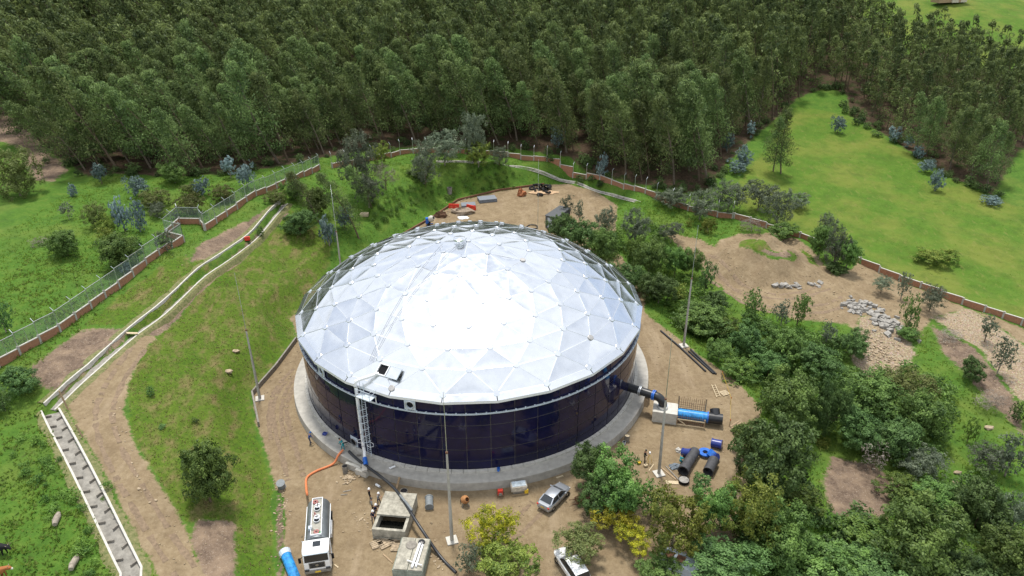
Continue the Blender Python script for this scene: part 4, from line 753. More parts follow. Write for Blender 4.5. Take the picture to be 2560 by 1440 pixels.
# stones of the scree and rubble
def heap(name, label, cat, part, spots, mats, smin, smax, seed, flat=1.0, kind=None):
    rg = random.Random(seed); root = thing(name, label, cat, on(spots[0])); o = Vector(root.location)
    for x, y in spots:
        s = rg.uniform(smin, smax); m = rg.choice(mats); q = bpy.data.objects.new(part, m); q.scale = (s * rg.uniform(.8, 1.5), s * rg.uniform(.6, 1), s * rg.uniform(.5, .9) * flat); q.rotation_euler = (rg.uniform(-.3, .3), rg.uniform(-.3, .3), rg.uniform(0, 6.28)); q.location = Vector((x, y, gz(x, y) + s * .15)) - o; link(q, root)
    return root
def slab_mesh(seed, mat):
    rg = random.Random(seed); bm = bmesh.new(); bmesh.ops.create_cube(bm, size=1)
    for v_ in bm.verts: v_.co += Vector((rg.uniform(-.2, .2), rg.uniform(-.2, .2), rg.uniform(-.12, .12)))
    m = bpy.data.meshes.new('rubble_chunk'); bm.to_mesh(m); bm.free(); m.materials.append(mat); return m
CHUNKS = [slab_mesh(i, RUBBLE) for i in range(6)]
def spread_(path, n, wid, seed):
    rg = random.Random(seed); P = [Vector(p[:2]) for p in path]; out = []
    for _ in range(n):
        t = rg.random() * (len(P) - 1); i = int(t); c = P[i].lerp(P[i + 1], t - i); out.append((c.x + rg.gauss(0, wid), c.y + rg.gauss(0, wid)))
    return out
heap('rubble_pile', 'pile of broken grey concrete chunks on the right dirt track', 'rubble', 'rubble_chunk', spread_([(59.6,18.2), (62.2,18.1), (63.6,15.5), (63.8,12.5), (64.8,11.2)], 150, 1.1, 3), CHUNKS, .25, .85, 5)
heap('rubble_row', 'row of pale broken slabs at the foot of the earth mound', 'rubble', 'rubble_chunk', spread_([(49.3,23.8), (51.6,23.7), (53.7,23.9), (57.6,25.2)], 22, .35, 4), CHUNKS, .35, .9, 6, .5)
heap('scree', 'slope of loose yellowish stones below the concrete rubble', 'stones', 'stone', spread_([(59.7,9.3), (59.5,5.8), (59.8,3.2)], 190, 1.7, 8), ROCKS, .22, .6, 9)
heap('rubble_heap', 'small heap of yellowish stones left of the chamber pipe', 'stones', 'stone', spread_([(-13.09,-21.47,-1.20), (-12.56,-21.86,-1.20)], 40, .5, 12), ROCKS, .2, .55, 10)
heap('stone_scatter', 'loose stones strewn in the yard between truck and chambers', 'stones', 'stone', spread_([(-11.00,-26.69,-1.20), (-10.32,-28.12,-1.20), (-8.86,-30.57,-1.20), (-7.41,-32.14,-1.20), (-2.32,-33.43,-1.20), (-1.27,-34.41,-1.20)], 60, .6, 13), ROCKS, .12, .38, 14)
heap('stone_scatter', 'pale stones along the foot of the embankment beside the truck', 'stones', 'stone', spread_([(-21.11,-20.08,-1.20), (-19.15,-26.33,-1.20), (-18.22,-29.70,-1.20)], 55, .45, 15), ROCKS, .12, .35, 16)
heap('stone_scatter', 'pale stones along the edge of the upper dirt road', 'stones', 'stone', spread_([(-41.2,-14.2), (-38.5,-19.4), (-34.8,-24.6), (-30.8,-29.7)], 26, .35, 17), ROCKS, .12, .4, 18)
heap('rubble_heap', 'stones and spoil at the edge of the yard behind the dome', 'stones', 'stone', spread_([(-10.06,55.07,-1.20), (-7.75,57.23,-1.20), (-5.75,65.37,-1.20), (-3.22,67.30,-1.20)], 45, .7, 19), ROCKS, .2, .6, 20)
for lb, g, s in (('lone pale boulder in the grass of the right hollow', (66.9,-9.3), 1.1), ('pale boulder at the thicket edge right of the yard', (39.1,-10.9), .8), ('orange boulder half sunk in grass at the right', (58.9,-17.0), .8), ('small tan boulder near the orange one', (57.8,-18.7), .7), ('exposed tan rock on the green embankment', (-32.1,-4.0), 1.0), ('second exposed tan rock higher on the embankment', (-32.4,0.4), .9)):
    q = bpy.data.objects.new('boulder', ROCKS[int(s * 10) % 5]); q.scale = (s * 1.4, s, s); q.location = on(g, .1); link(q); tag(q, lb, 'boulder')
for lb, g, rz in (('grey weathered log lying in the meadow near the cows', (-34.7,-36.8), 1.75), ('short brown stump log in the weeds beside the drain', (-38.5,-32.3), 1.9)):
    mb = MB(); mb.tube([(-.8, 0, .25), (-.3, .04, .3), (.4, -.03, .28), (.85, 0, .25)], [.22, .3, .3, .2], 10); o = mb.build('log', BARK_P, None, on(g), smooth=True); o.rotation_euler = (0, .05, rz); tag(o, lb, 'log')
# ------------------------------------------------------------------ vehicles
def wheel(parent, x, y, z, r, w):
    mb = MB(); mb.rev([(r * .62, -w / 2), (r * .95, -w / 2), (r, -w * .35), (r, w * .35), (r * .95, w / 2), (r * .62, w / 2)], 22); t = mb.build('wheel', RUBBER, parent, (x, y, z), smooth=True); t.rotation_euler = (math.pi / 2, 0, 0)
    mb = MB(); mb.rev([(0, w * .42), (r * .25, w * .42), (r * .62, w * .3), (r * .62, -w * .3), (r * .25, -w * .42), (0, -w * .42)], 16); mb.build('rim', STEEL, t)
def loft_car(secs):                                            # secs: (x, half width, z low, z belt) rounded boxes
    rings = []
    for x, hw, z0, z1 in secs: r = min(.16, (z1 - z0) * .3); rings.append([(x, -hw + r * .5, z0), (x, hw - r * .5, z0), (x, hw, z0 + r), (x, hw, z1 - r), (x, hw - r, z1), (x, -hw + r, z1), (x, -hw, z1 - r), (x, -hw, z0 + r)])
    return rings
def sedan(label, loc, rz, paint, glass=GLASS):
    c = thing('parked_car', label, 'car', loc, rz); mb = MB()
    mb.loft(loft_car([(-2.18, .62, .42, .92), (-2.1, .78, .32, 1.0), (-1.7, .85, .24, 1.03), (-.9, .87, .22, 1.0), (.4, .87, .22, .97), (1.1, .86, .24, .95), (1.7, .83, .28, .86), (2.05, .72, .34, .74), (2.16, .55, .42, .66)])); body = mb.build('body', paint, c, smooth=True, fix=True)
    rf = MB(); rf.loft([[(x, -hw, z), (x, hw, z), (x, hw * .8, z + .035), (x, -hw * .8, z + .035)] for x, hw, z in ((-1.02, .58, 1.40), (-.6, .61, 1.445), (0, .61, 1.45), (.42, .58, 1.40))]); rf.build('roof', paint, c, smooth=True, fix=True)
    g = lambda n_, q: MB().add(q, [(0, 1, 2, 3)]).build(n_, glass, c)
    g('windscreen', [(1.08, -.70, .955), (1.08, .70, .955), (.44, .57, 1.405), (.44, -.57, 1.405)]); g('rear_window', [(-1.72, .66, 1.03), (-1.72, -.66, 1.03), (-1.04, -.57, 1.405), (-1.04, .57, 1.405)])
    for s in (-1, 1):
        q = [(-1.45, s * .80, 1.02), (.95, s * .80, .97), (.42, s * .60, 1.40), (-.98, s * .60, 1.40)]; g('side_window', q if s < 0 else q[::-1])
        for a, b in (((-1.72, s * .72, 1.02), (-1.03, s * .585, 1.41)), ((1.10, s * .74, .95), (.43, s * .585, 1.41)), ((-.25, s * .80, 1.0), (-.3, s * .61, 1.42))): mb = MB(); mb.beam(a, b, .10, .06); mb.build('pillar', paint, c)
        mb = MB(); mb.box((.78, s * .95, 1.0), (.16, .2, .13)); mb.build('mirror', paint, c, bevel=.03)
        mb = MB(); mb.box((-2.11, s * .64, .84), (.12, .28, .2)); mb.build('tail_light', RED, c, bevel=.02)
        mb = MB(); mb.box((2.02, s * .58, .64), (.16, .28, .12)); mb.build('headlight', PAINT_W, c, bevel=.02)
        for x in (-.35, .55): mb = MB(); mb.box((x, s * .88, .88), (.16, .03, .03)); mb.build('door_handle', DARK, c)
        for x in (-1.32, 1.32): wheel(c, x, s * .78, .31, .31, .2)
    mb = MB(); mb.box((-2.19, 0, .72), (.03, .42, .12)); mb.build('number_plate', YELLOW, c); mb = MB(); mb.box((-2.12, 0, .45), (.12, 1.4, .2)); mb.build('rear_bumper', paint, c, bevel=.04)
    return c
SILVER = M('silver_paint', (.42, .45, .50), .3, .6, var=.03, coat=.6); 
sedan('silver sedan parked between the ring foundation and the flowering tree', (9.85, -25.45, PZ), math.radians(53), SILVER)
# tanker truck; x forward in its own frame
_f = Vector((1.36, -6.9)).normalized(); tr = thing('tanker_truck', 'white cab tanker truck with grey cylindrical tank parked by the embankment', 'truck', (-13.85, -31.6, PZ), math.atan2(_f.y, _f.x))
TK = M('dull_tank_steel', (.24, .26, .27), .45, .7, var=.15, scale=1.5); TKD = M('walkway_steel', (.33, .32, .28), .6, .5, var=.2, scale=3)
mb = MB(); mb.loft([[(x, 1.15 * s * math.cos(2 * math.pi * j / 24), 2.05 + 1.0 * s * math.sin(2 * math.pi * j / 24)) for j in range(24)] for x, s in ((-3.75, .75), (-3.65, .95), (-3.5, 1), (1.5, 1), (1.62, .95), (1.7, .75))]); mb.build('tank_barrel', TK, tr, smooth=True, fix=True)
mb = MB(); mb.box((-1.0, 0, 3.03), (4.9, .95, .06)); mb.build('walkway', TKD, tr)
for s in (-1, 1):
    mb = MB(); mb.box((-1.0, s * .5, 3.1), (5.0, .06, .18)); mb.build('walkway_coaming', PAINT_W, tr); mb = MB(); mb.beam((-3.5, s * 1.17, 2.1), (1.6, s * 1.17, 2.1), .06, .1); mb.build('side_rail', STEEL, tr)
    mb = MB(); mb.box((-1.2, s * 1.1, .95), (1.9, .28, .5)); mb.build('side_locker', PAINT_W, tr); mb = MB(); mb.box((-2.9, s * 1.05, 1.05), (1.3, .4, .06)); mb.build('mudguard', RUBBER, tr)
    for x in (-3.1, -1.95, 2.75): wheel(tr, x, s * 1.0, .5, .5, .32)
for x in (-3.48, 1.47): mb = MB(); mb.box((x, 0, 3.1), (.06, .95, .18)); mb.build('walkway_coaming', PAINT_W, tr)
for x, m1 in ((-2.3, PAINT_W), (-.75, PAINT_W)):
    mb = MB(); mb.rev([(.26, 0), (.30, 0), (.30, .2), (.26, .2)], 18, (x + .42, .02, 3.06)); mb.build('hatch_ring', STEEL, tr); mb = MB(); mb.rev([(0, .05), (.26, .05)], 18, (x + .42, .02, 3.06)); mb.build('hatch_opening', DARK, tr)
    mb = MB(); mb.rev([(0, .1), (.28, .08), (.3, 0)], 18, (x, .05, 3.2)); hl = mb.build('hatch_lid', m1, tr); mb = MB(); mb.box((x, .05, 3.31), (.45, .07, .03)); mb.box((x, .05, 3.312), (.07, .45, .03)); mb.build('lid_cross', DARK, hl)
DRED = M('faded_red', (.30, .12, .11), .6, var=.2)
for x, y in ((-2.95, -.2), (1.15, .05)): mb = MB(); mb.rev([(.1, .0), (.28, 0), (.3, .06), (.28, .12), (.1, .12)], 16, (x, y, 3.07)); mb.build('hose_coil', DRED, tr, smooth=True)
mb = MB(); mb.tube([(-1.5, -.25, 3.12), (-1.2, -.1, 3.16), (-1.0, -.3, 3.14)], .07, 8); mb.build('red_valve', DRED, tr); mb = MB(); mb.box((.55, -.55, 3.15), (.4, .35, .25)); mb.build('valve_box', PAINT_G, tr); mb = MB(); mb.tube([(1.2, .2, 3.1), (.55, -.55, 3.3)], .04, 6); mb.build('valve_hose', CONC_D, tr); mb = MB(); mb.box((1.25, .35, 3.1), (.25, .2, .1)); mb.build('green_box', M('green_plastic', (.03, .25, .08), .5), tr)
mb = MB(); mb.box((-.6, 0, .8), (8.0, .9, .3)); mb.build('chassis', DARK, tr)
cab = MB(); cab.loft([[(x, -hw, z0), (x, hw, z0), (x, hw, z1), (x, hw - .1, z1 + .08), (x, -hw + .1, z1 + .08), (x, -hw, z1)] for x, hw, z0, z1 in ((1.95, 1.2, .6, 2.9), (2.1, 1.24, .6, 3.0), (3.2, 1.25, .6, 3.02), (3.55, 1.22, .62, 2.9), (3.72, 1.20, .62, 1.95), (3.78, 1.17, .55, 1.7))]); cab.build('cab', PAINT_W, tr, fix=True)
MB().add([(3.60, -1.08, 2.72), (3.60, 1.08, 2.72), (3.755, 1.1, 1.95), (3.755, -1.1, 1.95)], [(3, 2, 1, 0)]).build('windscreen', GLASS, tr)
mb = MB(); mb.box((3.62, 0, 2.92), (.34, 2.3, .1)); mb.build('sun_visor', PAINT_G, tr, bevel=.02); mb = MB(); mb.box((2.65, .1, 3.12), (.62, .72, .05)); mb.build('roof_hatch', GLASS, tr)
for k in range(4): mb = MB(); mb.box((3.80, 0, 1.3 + k * .15), (.06, 1.35, .07)); mb.build('grille_bar', DARK, tr)
mb = MB(); mb.box((3.775, 0, 1.52), (.03, 1.5, .72)); mb.build('grille', CONC_D, tr); mb = MB(); mb.tube([(3.83, 0, 1.6), (3.86, 0, 1.6)], .13, 18); em = mb.build('emblem_ring', STEEL, tr)
for a, b in (((-.07, .08), (-.03, -.09)), ((-.03, -.09), (0, .0)), ((0, 0), (.03, -.09)), ((.03, -.09), (.07, .08)), ((-.035, .1), (0, .02)), ((0, .02), (.035, .1))): mb = MB(); mb.beam((3.87, a[0], 1.6 + a[1]), (3.87, b[0], 1.6 + b[1]), .015); mb.build('emblem_stroke', DARK, em)
mb = MB(); mb.box((3.80, 0, .78), (.2, 2.45, .38)); mb.build('bumper', CONC_D, tr, bevel=.05); mb = MB(); mb.box((3.92, 0, .8), (.03, .55, .16)); mb.build('number_plate', YELLOW, tr)
for s in (-1, 1):
    mb = MB(); mb.box((3.82, s * .98, 1.02), (.14, .42, .24)); mb.build('headlight', GLASS, tr, bevel=.03); mb = MB(); mb.beam((3.5, s * 1.22, 2.5), (3.6, s * 1.5, 2.45), .05); arm_ = mb.build('mirror_arm', DARK, tr); mb = MB(); mb.box((3.6, s * 1.52, 2.2), (.14, .24, .62)); mb.build('mirror', DARK, arm_, bevel=.03)
    MB().add([(2.3, s * 1.262, 1.95), (3.35, s * 1.262, 1.95), (3.3, s * 1.262, 2.65), (2.35, s * 1.262, 2.65)], [(0, 1, 2, 3)]).build('side_window', GLASS, tr); mb = MB(); mb.box((2.75, s * 1.13, .55), (.6, .3, .12)); mb.build('step', DARK, tr)
    mb = MB(); mb.beam((2.0, s * 1.27, .9), (2.0, s * 1.27, 3.0), .08); mb.build('air_duct', PAINT_W if s > 0 else PAINT_G, tr)
# white pickup under the foreground tree
pk = thing('parked_van', 'white vehicle half covered by the foreground tree at the bottom edge', 'van', (10.97,-34.96,-1.00), math.radians(115))
mb = MB(); mb.loft(loft_car([(-2.3, .8, .4, 1.0), (-2.2, .88, .3, 1.1), (.8, .9, .28, 1.08), (1.9, .86, .3, .98), (2.25, .7, .4, .8)])); mb.build('body', PAINT_W, pk, smooth=True, fix=True); mb = MB(); mb.loft([[(x, -hw, z), (x, hw, z), (x, hw * .8, z + .04), (x, -hw * .8, z + .04)] for x, hw, z in ((-2.0, .68, 1.66), (-1, .7, 1.72), (.15, .68, 1.68))]); mb.build('roof', PAINT_W, pk, fix=True)
for nm, q in (('windscreen', [(.95, -.75, 1.08), (.95, .75, 1.08), (.18, .66, 1.68), (.18, -.66, 1.68)]), ('rear_window', [(-2.2, .75, 1.1), (-2.2, -.75, 1.1), (-2.02, -.66, 1.66), (-2.02, .66, 1.66)]), ('side_window', [(-2.15, .84, 1.1), (.9, .84, 1.08), (.15, .69, 1.68), (-2.0, .69, 1.67)]), ('side_window', [(.9, -.84, 1.08), (-2.15, -.84, 1.1), (-2.0, -.69, 1.67), (.15, -.69, 1.68)])): MB().add(q, [(0, 1, 2, 3)]).build(nm, GLASS, pk)
for s in (-1, 1):
    for x in (-1.4, 1.4): wheel(pk, x, s * .8, .34, .34, .22)
wk = thing('old_trailer', 'rusty pale trailer body with broken panels under the bottom trees', 'trailer', (21.3, -34.6, PZ - .3), -.5)
mb = MB(); mb.loft([[(x, -.9, z0), (x, .9, z0), (x, .95, z1), (x, .5, z1 + .3), (x, -.5, z1 + .3), (x, -.95, z1)] for x, z0, z1 in ((-1.9, .7, 1.2), (-1.2, .5, 1.6), (1.0, .5, 1.6), (1.9, .6, 1.2))]); mb.build('shell', PAINT_G, wk, fix=True)
for x in (-.9, .2): mb = MB(); mb.box((x, -.3, 1.93), (.8, .9, .05)); mb.build('roof_patch', RUST, wk)
for s in (-1, 1): wheel(wk, -.3, s * .9, .36, .36, .2)
bw = thing('blue_wrapped_pipe', 'bright blue wrapped pipe lying beside the tanker cab', 'pipe', (0, 0, 0)); a, b = Vector((-16.87,-33.02,-0.70)), Vector((-15.04,-36.15,-0.70))
mb = MB(); mb.tube([a, b], .5, 18); mb.build('wrapped_run', M('blue_wrap', (.03, .26, .62), .3), bw, smooth=True); mb = MB(); mb.tube([a + (a - b).normalized() * .45, a], .42, 18); mb.build('pipe_mouth', NAVY, bw, smooth=True); mb = MB(); mb.tube([a + (a - b).normalized() * .3, a + (b - a).normalized() * .3], [.6, .53], 14, cap=False); mb.build('plastic_film', PAINT_G, bw)
mb = MB(); mb.beam(a + Vector((.45, -.2, .2)), a + Vector((1.3, -1.5, -.1)), .25, .06); mb.build('strap_board', CONC_L, bw)
# ------------------------------------------------------------------ back yard
def gp(x, y, z): return Vector((x, y, z))
def stack(label, p, rz, sx, sy, n, mat):
    o = thing('sheet_stack', label, 'sheets', p, rz, 'stacks of grey sheets behind the dome')
    for i in range(n): mb = MB(); mb.box((.04 * math.sin(i * 2.1), .05 * math.cos(i * 1.7), .06 + i * .13), (sx, sy, .1), .02 * math.sin(i * 3)); mb.build('sheet', mat, o)
GREY = M('grey_sheet', (.20, .22, .25), .55, var=.15)
stack('taller stack of flat grey sheets in the yard behind the dome', (0.20,64.78,-1.20), .25, 3.9, 2.4, 6, GREY); stack('shorter stack of grey sheets behind the red barriers', (-3.74,61.74,-1.20), .15, 3.0, 2.0, 4, GREY)
def barrier(label, p, rz):
    o = thing('barrier', label, 'barrier', p, rz, 'red plastic barriers'); mb = MB(); mb.loft([[(x, -.28, 0), (x, .28, 0), (x, .12, .9), (x, -.12, .9)] for x in (-1.1, -.9, .9, 1.1)]); mb.build('body', RED, o, fix=True)
    for x in (-.5, .5): mb = MB(); mb.box((x, -.2, .35), (.4, .1, .14)); mb.build('slot', ORANGE, o)
barrier('left red plastic barrier behind the dome', (-6.74,60.62,-1.20), -.1); barrier('right red plastic barrier beside the grey sheets', (-3.05,59.87,-1.20), -.55)
sack('gravel_heap', 'low heap of grey brown gravel behind the dome', (-4.87,57.63,-1.20), 2.4, 1.5, 1.0, M('gravel_heap', (.30, .24, .18), .95, var=.25, scale=6, bump=.5), cat='heap')
sack('brush_pile', 'dark brown pile of cut branches at the yard corner', (-9.04,55.71,-1.20), 1.6, .9, .9, M('dead_brush', (.11, .06, .035), .95, var=.4, scale=8, bump=.6), cat='brush')
sack('white_sheet', 'white plastic sheet on the ground behind the dome', (-4.55,54.98,-1.20), 1.2, .9, .18, PAINT_W, cat='sheet'); sack('teal_cloth', 'small teal cloth beside the right barrier', (-2.97,58.05,-1.20), .5, .3, .2, M('teal_cloth', (.05, .45, .38), .8), cat='cloth')
sack('clay_clod', 'red brown lump of clay in the middle of the back yard', (7.63,67.87,-1.20), 1.1, .9, 1.3, M('red_clay', (.33, .13, .06), .95, var=.3, scale=4), cat='clay'); sack('spoil_heap', 'orange sand heap under the tyre pile', (12.72,69.30,-1.20), 3.4, 1.2, .35, M('orange_sand', (.52, .36, .22), .95), cat='heap')
for k, (p, rx) in enumerate((((10.12,71.90,-0.90), .3), ((11.22,69.76,-0.70), .9), ((12.09,71.53,-0.40), 1.2), ((12.82,69.72,-0.60), .7), ((13.59,68.96,-0.80), .2), ((11.77,67.74,-0.90), .15), ((13.36,71.79,-0.50), 1.0), ((10.91,74.02,-0.90), .5))):
    mb = MB(); mb.rev([(.38, -.2), (.62, -.22), (.72, -.1), (.72, .1), (.62, .22), (.38, .2)], 20); o = mb.build('tyre', RUBBER, None, p, smooth=True); o.rotation_euler = (rx, 0, k * .5); tag(o, ('leftmost', 'left front', 'topmost', 'centre', 'right front', 'lowest front', 'upper right', 'left rear')[k] + ' black tyre in the pile on the yard behind the dome', 'tyre', 'tyres in the back yard pile')
pipe_thing('culvert_pipe', 'white and black pipe end beside the tyre pile', (13.65,70.24,-0.70), (14.11,72.33,-0.70), .55, BLACK, .46)
bucket('concrete_ring', 'grey concrete well ring standing on the terrace lawn', on((-8.0,66.4)), .55, 1.5, CONC_D, DARK, 'concrete ring')
mb = MB(); mb.box((0, 0, .35), (1.6, 1.2, .5)); o = mb.build('wooden_crate', WOOD_P, None, on((-23.3,48.7))); tag(o, 'pale wooden box frame on the lawn left of the dome', 'box')
mx_ = thing('concrete_mixer', 'blue concrete mixer with grey drum at the corner of the back yard', 'mixer', (-10.94,51.47,-1.20)); mb = MB(); mb.rev([(.25, -.7), (.62, -.3), (.65, .2), (.35, .7), (.3, .7), (.6, .2)], 18); q = mb.build('drum', CONC_L, mx_, (.3, 0, 1.3), smooth=True); q.rotation_euler = (.4, 1.0, 0); mb = MB(); mb.box((-.5, 0, .9), (.6, .7, 1.2)); mb.build('motor_box', BLUE, mx_)
for y in (-.5, .5): mb = MB(); mb.beam((-.6, y, 0), (.6, y, .1), .1); mb.build('skid', BLUE, mx_); mb = MB(); mb.tube([(-.2, y, .3), (-.2, y * 1.2, .3)], .3, 14); mb.build('wheel', RUBBER, mx_)
mb = MB(); mb.rev([(.7, -.12), (.95, -.12), (1.0, 0), (.95, .12), (.7, .12)], 20); o = mb.build('tyre', RUBBER, None, (-13.70,48.30,-1.05), smooth=True); tag(o, 'coil of black pipe lying at the left end of the back yard', 'coil')
hose('hose_loop', 'loop of dark hose on dirt just behind the dome rim', [(8.32,49.70,-1.10), (9.15,50.92,-1.10), (10.34,50.45,-1.00), (10.54,49.25,-1.10), (9.50,48.86,-1.10)], .1, BLACK)
sh = thing('site_shed', 'dark grey metal site container partly hidden by trees behind the dome', 'container', (13.92,50.25,-1.20), 1.02); SHD = M('shed_metal', (.10, .11, .12), .6, var=.2)
mb = MB(); mb.box((1.6, 0, 1.3), (6.0, 2.4, 2.5)); mb.build('body', SHD, sh); mb = MB(); mb.box((1.6, 0, 2.6), (6.2, 2.6, .12)); mb.build('roof', M('shed_roof', (.09, .095, .10), .7), sh)
for i in range(20): mb = MB(); mb.box((-1.2 + i * .3, -1.22, 1.3), (.1, .06, 2.4)); mb.build('corrugation', SHD, sh)
mb = MB(); mb.box((-1.42, .2, 1.2), (.05, 1.0, 2.1)); dd = mb.build('door', PAINT_G, sh); mb = MB(); mb.box((-1.46, .6, 1.2), (.05, .08, .2)); mb.build('handle', STEEL, dd)
sack('orange_bag', 'orange bag among the shrubs beside the container', (16.78,53.50,-1.00), .9, .6, .9, ORANGE, cat='bag')
gb = thing('red_machine', 'small red motor machine on the grass beside the drain channel', 'machine', on((-40.0,30.8)), .3); mb = MB(); mb.box((0, 0, .4), (.9, .6, .6)); mb.build('housing', RED, gb, bevel=.05); mb = MB(); mb.box((0, 0, .08), (1.0, .7, .08)); mb.build('skid', DARK, gb); mb = MB(); mb.tube([(-.4, -.25, .75), (.4, -.25, .75)], .03, 6); mb.build('handle', DARK, gb)
for k, (lb, g, h) in enumerate((('leaning dark timber post where the drain bends', (-45.7,-16.3), 2.6), ('second timber post standing along the lower drain', (-41.5,-21.2), 1.6))):
    mb = MB(); p = Vector(on(g)); mb.beam(p, p + Vector((-.35, .1, h)), .14); tag(mb.build('timber_post', WOOD), lb, 'post')
# farmhouse on the far pasture
hs = thing('farmhouse', 'small cream farmhouse with grey roof far off on the upper pasture', 'house', on((167.3,199.2)), .3)
mb = MB(); mb.box((0, 0, 1.4), (6.5, 5, 2.9)); mb.build('wall', M('cream_wall', (.55, .50, .40), .9), hs); mb = MB(); mb.add([(-4, -3.2, 2.7), (4, -3.2, 2.7), (4, 3.2, 2.7), (-4, 3.2, 2.7), (-4, 0, 4.2), (4, 0, 4.2)], [(0, 1, 5, 4), (2, 3, 4, 5), (0, 4, 3), (1, 2, 5)]); mb.build('roof', M('grey_roof', (.25, .24, .24), .8), hs)
mb = MB(); mb.box((-6, 0, 1.2), (5.5, 4, 2.4)); mb.build('lean_to', WOOD, hs)
for x in (-1.8, 1.8): mb = MB(); mb.box((x, -2.52, 1.6), (1.1, .06, 1.1)); wq = mb.build('window', GLASS, hs); mb = MB(); mb.box((x, -2.56, 1.02), (1.3, .1, .1)); mb.build('sill', CONC_L, wq)
mb = MB(); mb.box((0, -2.52, 1.05), (.95, .06, 2.1)); mb.build('door', WOOD, hs)
# ------------------------------------------------------------------ people and cows
def skin_body(name, chain, edges_, mats, pick, parent, sub=1):
    bm = bmesh.new(); ly = bm.verts.layers.skin.verify(); vs = {k: bm.verts.new(p[:3]) for k, p in chain.items()}
    for a, b in edges_: bm.edges.new((vs[a], vs[b]))
    for i, (k, p) in enumerate(chain.items()): vs[k][ly].radius = (p[3], p[4] if len(p) > 4 else p[3]); vs[k][ly].use_root = (i == 0)
    m = bpy.data.meshes.new(name); bm.to_mesh(m); bm.free(); o = bpy.data.objects.new(name, m); COL.objects.link(o)
    o.modifiers.new('skin', 'SKIN').use_smooth_shade = True; sb = o.modifiers.new('sub', 'SUBSURF'); sb.levels = sub; sb.render_levels = sub
    dg = bpy.context.evaluated_depsgraph_get(); m2 = bpy.data.meshes.new_from_object(o.evaluated_get(dg)); bpy.data.objects.remove(o); bpy.data.meshes.remove(m)
    m2.materials.clear()
    for q in mats: m2.materials.append(q)
    J = [(Vector(p[:3]), k) for k, p in chain.items()]
    for f in m2.polygons: f.material_index = pick(min(J, key=lambda t: (t[0] - f.center).length)[1], f.center)
    m2.name = name; o = bpy.data.objects.new(name, m2); return link(o, parent)
SHIRTS = {n: M(n, c, .85) for n, c in (('navy_cloth', (.015, .02, .06)), ('black_cloth', (.012, .012, .014)), ('grey_cloth', (.30, .31, .31)), ('teal_cloth_w', (.015, .26, .30)), ('blue_cloth', (.02, .07, .22)), ('denim', (.04, .06, .11)), ('dark_trousers', (.02, .022, .028)))}
